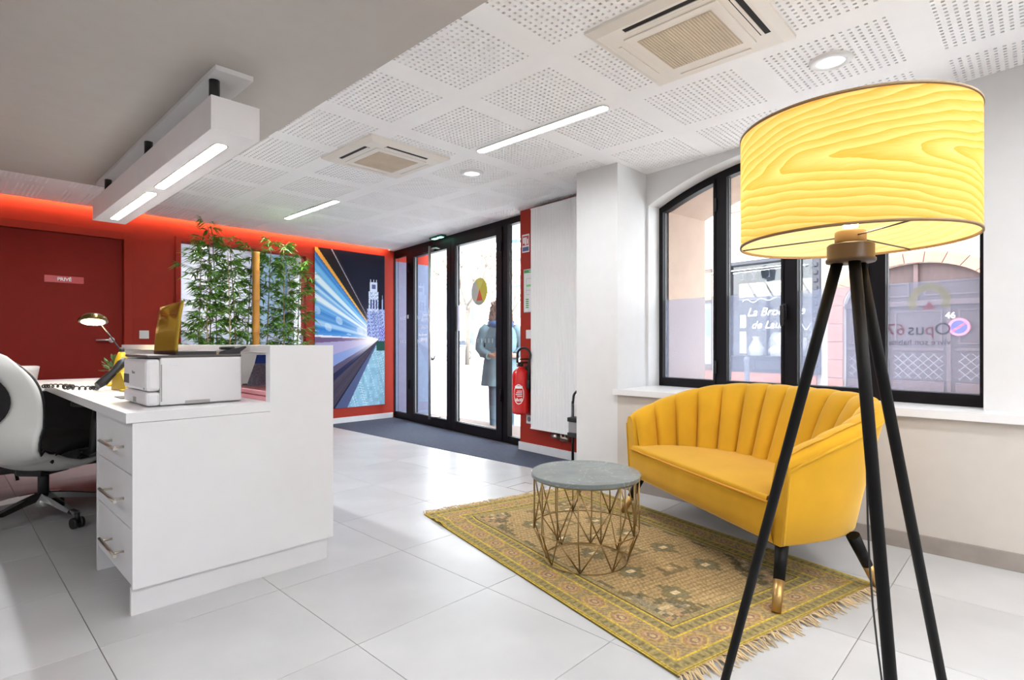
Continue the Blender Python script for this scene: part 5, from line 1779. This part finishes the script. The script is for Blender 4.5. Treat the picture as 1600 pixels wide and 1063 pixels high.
# ---- antique shop front
sh_ = thing('shop_front', 'black wooden shop front with white script lettering on its window', 'shop front', F0, AF)
SB = mat('shop_black', (.025, .025, .035), .45, var=.15)
SB2 = mat('shop_black_carving', (.03, .03, .04), .4)
zt, zb_ = fz(2.46), fz(.50)
for s0, s1 in ((S0, S0 + .16), (S1 - .20, S1)):
    p_ = MB().box(s0, s1, -.1, .10, zb_, zt, .01).build('pilaster', SB, sh_)
    c_ = MB()
    sc_ = (s0 + s1) / 2
    for k in range(14):
        z = zb_ + .2 + k * (zt - zb_ - .4) / 13
        c_.lathe([(0, -.05), (.035, -.045), (.055, -.02), (.03, .0), (.055, .02), (.035, .045), (0, .05)], (sc_, .11, z), n=8)
    c_.build('carved_column', SB2, p_)
MB().box(S0, S1, -.1, .14, zt - .02, zt + .05, .01).build('cornice', SB, sh_)
bs = MB().box(S0 + .16, S1 - .2, -.1, .04, zb_, fz(.76), .01).build('base_panel', SB, sh_)
for k in range(3):
    w_ = (S1 - S0 - .40) / 3
    s = S0 + .18 + k * w_
    MB().box(s + .03, s + w_ - .03, .04, .055, zb_ + .07, fz(.70), .005).build('raised_panel', SB, bs)
MB().box(S0 + .16, S1 - .2, -.06, .10, fz(.755), fz(.795), .006).build('window_ledge', SB, sh_)
MB().box(S0 + .16, S1 - .2, -.02, -.012, fz(.795), zt - .02).build('pane', GLASS, sh_)
sm = dC * 0 + (S0 + S1) / 2 - .35
MB().box(S0 + .42, S0 + .47, -.05, .03, fz(.795), zt - .02, .004).build('window_bar', SB, sh_)
# interior of the shop
SI = mat('shop_interior', lin(84, 86, 94), .8, var=.2, scale=3)
MB().box(S0 + .1, S1 - .1, -1.5, -1.45, zb_, zt + .1).box(S0 + .05, S0 + .1, -1.5, -.1, zb_, zt + .1).box(S1 - .15, S1 - .1, -1.5, -.1, zb_, zt + .1).box(S0 + .05, S1 - .1, -1.5, -.1, zt + .0, zt + .1).build('shop_interior', SI, sh_)
MB().box(S0 + .1, S1 - .1, -1.5, -.1, fz(.72), fz(.76)).build('display_floor', mat('display_white', (.3, .3, .3), .6), sh_)
MB().box(S0 + .16, S1 - .35, -.14, -.12, fz(1.86), fz(2.12), .005).build('fabric_blind', mat('blind_cream', lin(170, 160, 130), .8), sh_)
MB().box(S0 + .16, S1 - .35, -.16, -.10, fz(1.81), fz(1.85), .005).build('blind_rail', SB, sh_)
for k in range(4):
    s = S0 + .3 + k * .42
    MB().tube([(s, -.11, fz(1.86)), (s + .2, -.11, fz(2.12))], .02, 6).build('blind_brace', SB, sh_)
SW = mat('shop_lettering', (.85, .87, .9), .5)
MB_ = lettering
lettering('La Brocante', .28, SW, sh_, (fs_(3.90), -.005, fz(1.575)), (-1, 0, 0), (0, .0, 1), shear=.35, align='LEFT', bold=.003)
lettering('de Laure', .26, SW, sh_, (fs_(3.82), -.005, fz(1.345)), (-1, 0, 0), (0, .0, 1), shear=.35, align='LEFT', bold=.003)
cur = []
for i in range(60):
    t_ = i / 59
    cur.append((fs_(3.98 - .62 * t_), -.004, fz(1.78) + .05 * math.sin(t_ * 14) * (1 - .5 * t_) + .04 * t_))
MB().tube(cur, .009, 5).build('scroll', SW, sh_)
cur = [(fs_(3.0 - .25 * i / 30), -.004, fz(1.30) + .07 * math.sin(i / 30 * 9)) for i in range(31)]
MB().tube(cur, .009, 5).build('scroll', SW, sh_)
CUP = [(0, -.11), (.06, -.11), (.05, -.095), (.012, -.08), (.012, -.01), (.05, .02), (.085, .07), (.085, .085), (.04, .085), (.03, .11), (0, .12)]
for k, y in enumerate((4.0, 3.80, 3.52, 2.86)):
    MB().lathe(CUP if k != 2 else [(0, -.09), (.05, -.09), (.015, -.06), (.015, .09), (0, .1)], (fs_(y), -.09, fz(2.26)), n=12).build('goblet_cutout', SB2, sh_)
# goods in the window
def good(name, label, prof, y, z, m_, depth=-.5, n=20):
    o = MB().lathe(prof, (0, 0, 0), n=n).build(name, m_, None)
    p = F0 + Vector((math.cos(AF), math.sin(AF), 0)) * fs_(y) + Vector((-math.sin(AF), math.cos(AF), 0)) * depth
    o.location = (p.x, p.y, fz(.76) + z)
    return tag(o, label, name.split('_')[-1])
GW2 = mat('frosted_white', (.34, .35, .38), .6, var=.1)
good('decoration_tree', 'white frosted ornamental tree in the shop window', [(0, 0)] + [q for k in range(8) for q in ((.26 - .028 * k, .08 + .155 * k), (.14 - .014 * k, .20 + .155 * k))] + [(0, 1.42)], 2.80, 0, GW2, -.4, 14)
good('porcelain_vase', 'bulbous white porcelain vase in the shop window', [(0, 0), (.10, 0), (.17, .12), (.19, .24), (.11, .38), (.07, .46), (.1, .52), (0, .52)], 3.86, 0, GW2, -.35)
good('glass_dome', 'tall white glass dome in the shop window', [(0, 0), (.2, 0), (.2, .35), (.16, .52), (.08, .62), (0, .65)], 3.70, 0, GW2, -.95)
good('soup_tureen', 'low white soup tureen in the shop window', [(0, 0), (.12, 0), (.22, .12), (.23, .2), (.12, .3), (.04, .33), (.04, .37), (0, .38)], 3.45, 0, GW2, -.35)
good('stone_urn', 'pale stone urn in the shop window', [(0, 0), (.12, 0), (.05, .1), (.16, .24), (.2, .42), (.16, .48), (0, .48)], 3.12, 0, mat('urn_stone', (.62, .58, .55), .8), -.4)
LMP = good('crystal_chandelier', 'glowing crystal chandelier hanging in the shop window', [(0, .0), (.10, .05), (.2, .16), (.24, .24), (.2, .3), (.12, .38), (.04, .44), (.012, .5), (.012, 1.05), (0, 1.05)], 3.30, .98, emit_mat('chandelier_glow', (1, .95, .8), 3.0), -.6)
for k, (y, z, w_, h_, a_) in enumerate(((4.02, .74, .16, .32, 0), (4.02, .10, .18, .55, 0), (3.34, .32, .26, .26, .6))):
    pf = thing('picture_frame', ['oval portrait in a cream frame high in the shop window', 'tall pale framed print low in the shop window', 'tilted white framed picture among the porcelain'][k], 'picture', F0, AF)
    cx = fs_(y); cz = fz(.76) + z + h_ / 2
    M_ = Matrix.Translation((cx, -.13, cz)) @ Matrix.Rotation(a_, 4, 'Y')
    MB().box(-w_ / 2, w_ / 2, -.015, .015, -h_ / 2, h_ / 2, .006).xf(M_).build('frame', GW2, pf)
    MB().box(-w_ / 2 + .03, w_ / 2 - .03, .015, .018, -h_ / 2 + .04, h_ / 2 - .04).xf(M_).build('picture', mat('faded_print', lin(206, 190, 185), .6, var=.25, scale=15), pf)

# narrow glazed door beside the shop
nd = thing('narrow_shop_door', 'narrow grey glazed door beside the shop front', 'door', F0, AF)
GD = mat('grey_door', lin(150, 165, 185), .5)
MB().box(NB0, NB0 + .05, -.12, -.02, fz(.5), fz(2.45)).box(NB1 - .05, NB1, -.12, -.02, fz(.5), fz(2.45)).box(NB0, NB1, -.12, -.02, fz(2.38), fz(2.45)).box(NB0, NB1, -.12, -.02, fz(1.80), fz(1.86)).box(NB0, NB1, -.12, -.02, fz(.5), fz(.62)).build('frame', mat('dark_brown_frame', (.12, .08, .06), .5), nd)
MB().box(NB0 + .05, NB1 - .05, -.10, -.06, fz(.62), fz(1.80)).build('leaf', GD, nd)
MB().box(NB0 + .10, NB1 - .10, -.06, -.055, fz(1.15), fz(1.70)).build('pane', mat('door_pane', lin(120, 140, 150), .15), nd)
MB().box(NB0 + .10, NB1 - .10, -.06, -.055, fz(.68), fz(1.05)).build('panel', mat('grey_panel', lin(176, 186, 200), .5), nd)
MB().box(NB0 + .05, NB1 - .05, -.09, -.07, fz(1.86), fz(2.38)).build('transom_pane', mat('amber_pane', lin(200, 180, 110), .3), nd)

# cable on the facade and a street bollard
tag(MB().tube([tuple(F0 + Vector((math.cos(AF), math.sin(AF), 0)) * s + Vector((-.06, 0, fz(2.36) + .012 * (s - S1) ** 2 * .2))) for s in (7.5, 6.5, 5.9, 5.2, 4.4)], .014, 6).build('facade_cable', mat('white_cable', (.8, .8, .8), .6)), 'thin white cable running along the house front', 'cable')
bp = F0 + Vector((math.cos(AF), math.sin(AF), 0)) * fs_(3.60) + Vector((-1.0, 0, GZ))
bo = thing('bollard', 'dark street bollard with round head before the shop', 'bollard', bp)
MB().lathe([(.09, 0), (.09, .06), (.06, .1), (.052, .62), (.065, .66), (.045, .70), (.075, .76), (.06, .83), (0, .86)], n=20).build('post', mat('bollard_paint', (.10, .11, .14), .5), bo)

# ---- the square seen through the entrance doors
FARW = mat('far_facade', (.80, .79, .78), .9, var=.05, scale=.5)
def far_house(label, x0, x1, y0, y1, h, roof, nwx):
    r = thing('far_house', label, 'house', (x0, y0, GZ), 0, 'houses round the square')
    W_, L_ = x1 - x0, y1 - y0
    MB().box(0, W_, 0, L_, 0, h).build('wall', FARW, r)
    MB().prism([(-.3, h), (W_ + .3, h), (W_ / 2, h + 3)], -.3, L_ + .3, 'y').build('roof', roof, r)
    wm = mat('far_window', (.30, .34, .40), .3)
    # openings on the sides that face the doors
    for k in range(nwx):
        for f_ in range(3):
            yy = L_ * (k + .5) / nwx
            MB().box(-.04, .02, yy - .5, yy + .5, 1.0 + 3 * f_, 2.6 + 3 * f_).build('window', wm, r)
    for k in range(5):
        for f_ in range(3):
            xx = W_ * (k + .5) / 5
            MB().box(xx - .5, xx + .5, -.04, .02, 1.0 + 3 * f_, 2.6 + 3 * f_).build('window', wm, r)
RF = mat('far_roof', lin(214, 196, 188), .9)
far_house('distant pale house closing the square behind the parked cars', 44, 56, 30, 48, 10, RF, 6)
far_house('distant pale house behind the bare tree', 40, 50, 50, 66, 11, RF, 5)
far_house('distant pale house at the near edge of the square', 48, 58, 14, 28, 9, RF, 5)

TRK = mat('tree_bark', (.16, .13, .10), .9)
def tree(x, y, label, seed):
    rnd = random.Random(seed)
    r = thing('tree', label, 'tree', (x, y, GZ), 0, 'bare trees on the square')
    MB().tube([(0, 0, 0), (.05, 0, 1.5), (0, .05, 3.2)], [.13, .11, .09], 10).build('trunk', TRK, r)
    b = MB(); lf = MB()
    def grow(p, d, L, rad, dep):
        e = p + d * L
        b.tube([tuple(p), tuple(p.lerp(e, .5) + Vector((rnd.uniform(-.1, .1), rnd.uniform(-.1, .1), 0)) * L * .3), tuple(e)], [rad, rad * .8, rad * .6], 5)
        if dep == 0:
            for _ in range(9):
                q = e + Vector((rnd.uniform(-.4, .4), rnd.uniform(-.4, .4), rnd.uniform(-.4, .3)))
                s_ = rnd.uniform(.05, .10)
                lf.add([q, q + Vector((s_, 0, .03)), q + Vector((s_, s_, -.02)), q + Vector((0, s_, .02))], [(0, 1, 2, 3)])
            return
        for _ in range(3):
            nd_ = (d + Vector((rnd.uniform(-.9, .9), rnd.uniform(-.9, .9), rnd.uniform(-.2, .6)))).normalized()
            grow(e, nd_, L * .72, rad * .6, dep - 1)
    for k in range(4):
        a_ = k * 1.57 + .4
        grow(Vector((0, 0, 2.6 + .2 * k)), Vector((math.cos(a_) * .6, math.sin(a_) * .6, .8)).normalized(), 1.4, .08, 3)
    b.build('branches', TRK, r)
    o = lf.build('leaves', mat('sparse_leaves', lin(176, 168, 120), .8, var=.3), r); o['kind'] = 'stuff'
tree(20.0, 22.5, 'bare tree with a few pale leaves beyond the entrance doors', 3)
tree(28.0, 27.0, 'second bare tree farther across the square', 5)

CARW = mat('car_white', (.75, .77, .8), .25, coat=.5)
def car(x, y, rz, label, paint):
    r = thing('parked_car', label, 'car', (x, y, GZ), rz, 'cars parked on the square')
    side = [(-2.1, .35), (-2.1, .75), (-1.95, .95), (-1.2, 1.0), (-.65, 1.42), (.7, 1.45), (1.45, 1.02), (1.95, .95), (2.1, .7), (2.1, .35)]
    MB().prism(side, -.82, .82, 'y').build('body', paint, r)
    win = [(-1.05, 1.02), (-.6, 1.36), (.65, 1.38), (1.25, 1.02)]
    MB().prism(win, -.825, .825, 'y').build('side_glass', mat('car_glass', (.05, .06, .08), .1), r)
    for wx in (-1.3, 1.3):
        for wy in (-.74, .74):
            w_ = MB().tube([(wx, wy - .1, .33), (wx, wy + .1, .33)], .33, 22).build('wheel', mat('tyre', (.03, .03, .03), .8), r)
            MB().tube([(wx, wy - .105, .33), (wx, wy + .105, .33)], .2, 16).build('rim', STEEL, w_)
    for wx in (-2.11, 2.09):
        for wy in (-.6, .6):
            MB().box(wx, wx + .02, wy - .17, wy + .17, .66, .8, .01).build('lamp', mat('car_lamp', (.5, .2, .2), .2), r)
car(25.5, 30.5, math.radians(20), 'pale car parked across the square seen through the left door leaf', CARW)
car(33.5, 33.8, math.radians(15), 'pale car parked farther back behind the standing person', mat('car_silver', (.55, .58, .62), .3, .4))
bn = thing('street_bin', 'grey box shaped street bin on the square', 'bin', (19.3, 22.6, GZ), .3)
MB().box(-.4, .4, -.35, .35, .1, 1.0, .04).build('body', mat('bin_grey', (.22, .26, .30), .5), bn)
MB().box(-.43, .43, -.38, .38, 1.0, 1.08, .02).build('lid', mat('bin_lid', (.15, .18, .22), .5), bn)
sl = thing('street_lamp', 'blue grey street lamp with arms outside the narrow door light', 'street lamp', (8.9, 8.05, GZ))
SLM = mat('lamp_blue_grey', lin(110, 135, 160), .5)
MB().lathe([(.12, 0), (.1, .5), (.06, .7), (.05, 3.6), (0, 3.7)], n=16).build('post', SLM, sl)
for zz in (2.35, 2.9, 3.3):
    MB().tube([(-.35, .12, zz), (0, 0, zz + .08), (.35, -.12, zz)], .03, 8).build('arm', SLM, sl)
for dx in (-.35, .35):
    MB().lathe([(0, 0), (.1, .02), (.14, .3), (.16, .32), (.05, .42), (0, .45)], (dx, -dx * .34, 3.3), n=14).build('lantern', SLM, sl)

# =================================================================== PERSON OUTSIDE THE DOORS
def build_person():
    loc = (5.02, 5.00, GZ)
    r = thing('person', 'person in a blue grey coat with patterned scarf and long curly hair outside the doors', 'person', loc, math.radians(232))
    # local +x is the way the person faces
    SKN = mat('skin', (.55, .33, .25), .5, var=.05)
    TRO = mat('dark_trousers', lin(78, 98, 112), .8, var=.15)
    v = []; e = []; rad = []
    def add(p, rr, par=None):
        v.append(p); rad.append(rr)
        if par is not None: e.append((par, len(v) - 1))
        return len(v) - 1
    pel = add((0, 0, .90), (.125, .16))
    wst = add((0.0, 0, 1.05), (.115, .145), pel)
    chs = add((-.01, 0, 1.26), (.12, .165), wst)
    nck = add((-.005, 0, 1.40), (.06, .07), chs)
    hd1 = add((.015, 0, 1.49), (.075, .07), nck)
    hd2 = add((.02, 0, 1.57), (.088, .075), hd1)
    hd3 = add((.012, 0, 1.64), (.06, .055), hd2)
    for sg, foot, knee in ((1, (-.12, .15, .07), (-.02, .13, .47)), (-1, (.14, -.12, .07), (.10, -.11, .47))):
        hp = add((0, sg * .09, .84), .095, pel)
        kn = add(knee, .062, hp)
        cf = add(((knee[0] + foot[0]) / 2 - .02, (knee[1] + foot[1]) / 2, .30), .055, kn)
        an = add((foot[0], foot[1], .09), .04, cf)
        hl = add((foot[0] + .06, foot[1], .045), .04, an)
        add((foot[0] + .17, foot[1] + sg * .01, .035), .032, hl)
    for sg in (1, -1):
        shd = add((-.01, sg * .17, 1.33), .06, chs)
        el = add((-.03, sg * .25, 1.07), .045, shd)
        wr_ = add((.15, sg * .16, .98), .032, el)
        add((.22, sg * .10, .985), (.03, .018), wr_)
    body = skin_mesh('body', v, e, rad, TRO, r, sub=2)
    # face, hands: skin-toned second material by height and reach
    body.data.materials.append(SKN)
    body.data.materials.append(mat('blue_shoes', lin(70, 96, 130), .6))
    for p in body.data.polygons:
        c = p.center
        if c.z > 1.38 or (c.x > .14 and .9 < c.z < 1.06): p.material_index = 1
        elif c.z < .085: p.material_index = 2
    # coat: body from shoulders to thighs, with sleeves
    COAT = mat('coat_blue_grey', lin(118, 146, 156), .85, var=.15, scale=10, bump=.2, bscale=40)
    levels = [(.60, .20, .25, .01), (.72, .19, .24, .0), (.90, .175, .22, 0), (1.05, .15, .195, 0), (1.20, .155, .21, -.01), (1.31, .135, .20, -.01), (1.375, .10, .12, -.005), (1.40, .07, .08, 0)]
    def coat(u, w):
        i = min(len(levels) - 2, int(w * (len(levels) - 1))); f_ = w * (len(levels) - 1) - i
        z, a_, b_, o = [levels[i][k] + (levels[i + 1][k] - levels[i][k]) * f_ for k in range(4)]
        t_ = u * 2 * math.pi
        fold = 1 + .035 * math.sin(t_ * 7) * max(0, 1 - w * 1.6)
        return (o + a_ * fold * math.cos(t_), b_ * fold * math.sin(t_), z)
    ctb = MB().grid(coat, 36, 24, cu=True)
    for sg in (1, -1):
        ctb.tube([(-.01, sg * .16, 1.345), (-.015, sg * .21, 1.29), (-.03, sg * .255, 1.17), (-.03, sg * .265, 1.07), (.04, sg * .225, 1.01), (.145, sg * .165, .98)], [.07, .078, .066, .064, .06, .05], 14)
    ctb.build('coat', COAT, r)
    # hands with five fingers, folded at the waist
    for sg in (1, -1):
        hv, he, hr = [(.15, sg * .16, .98), (.185, sg * .13, .982), (.21, sg * .112, .985)], [(0, 1), (1, 2)], [.026, (.032, .016), (.03, .014)]
        for k in range(4):
            oy = -.024 + .016 * k; L = (.05, .06, .055, .045)[k]
            i0 = len(hv)
            hv += [(.225, sg * (.10) , .985 + oy), (.225 + L * .5, sg * (.10 - .03), .985 + oy), (.225 + L * .6, sg * (.10 - .065), .985 + oy)]
            he += [(2, i0), (i0, i0 + 1), (i0 + 1, i0 + 2)]; hr += [.0085, .008, .007]
        i0 = len(hv)
        hv += [(.19, sg * .115, 1.015), (.215, sg * .085, 1.03)]; he += [(1, i0), (i0, i0 + 1)]; hr += [.010, .008]
        skin_mesh('hand', hv, he, hr, SKN, r, sub=1)
    # scarf
    SCF = mat('blue_scarf', lin(66, 96, 150), .85, var=.5, scale=45)
    sc_ = MB().tube([(.10 * math.cos(t_) + .0, .115 * math.sin(t_), 1.385 + .02 * math.cos(t_) * -1) for t_ in [2 * math.pi * i / 24 for i in range(24)]], .05, 12, closed=True)
    sc_.tube([(.12, .03, 1.36), (.17, .05, 1.22), (.165, .06, 1.02), (.185, .065, .80)], [.05, .055, .05, .055], 10)
    sc_.tube([(.12, -.03, 1.36), (.165, -.04, 1.24), (.165, -.05, 1.08)], [.045, .05, .045], 10)
    sc_.build('scarf', SCF, r)
    # face
    fa = MB()
    fa.lathe([(0, -.006), (.009, 0), (0, .008)], (.104, 0, 1.555), n=8)
    fa.tube([(.098, 0, 1.585), (.112, 0, 1.558), (.098, 0, 1.548)], [.006, .011, .006], 8)
    fa.build('nose', SKN, r)
    for sg in (1, -1):
        MB().lathe([(0, -.009), (.011, 0), (0, .009)], (.092, sg * .03, 1.585), n=10).build('eye', mat('eye_dark', (.03, .02, .02), .2), r)
    MB().tube([(.092, -.022, 1.52), (.098, 0, 1.518), (.092, .022, 1.52)], .005, 6).build('mouth', mat('lips', (.45, .12, .11), .5), r)
    # curly hair
    HAIR = mat('brown_curls', lin(122, 86, 66), .7, var=.4, scale=30)
    hb_ = MB()
    hb_.lathe([(0, -.10), (.085, -.08), (.108, 0), (.09, .07), (.05, .105), (0, .115)], (-.025, 0, 1.60), n=18)
    rnd = random.Random(4)
    for k in range(80):
        a_ = math.radians(rnd.uniform(55, 305))
        z0 = rnd.uniform(1.50, 1.68)
        R_ = .10
        pts = []
        for i in range(12):
            q = i / 11
            rr = R_ + .045 * q + rnd.uniform(-.006, .006)
            cu = .018
            pts.append((-.02 + rr * math.cos(a_) + cu * math.cos(q * 20 + k), rr * math.sin(a_) * 1.05 + cu * math.sin(q * 20 + k), z0 - .32 * q * rnd.uniform(.85, 1.0)))
        hb_.tube(pts, .012, 5)
    hb_.build('hair', HAIR, r)
    return r
build_person()
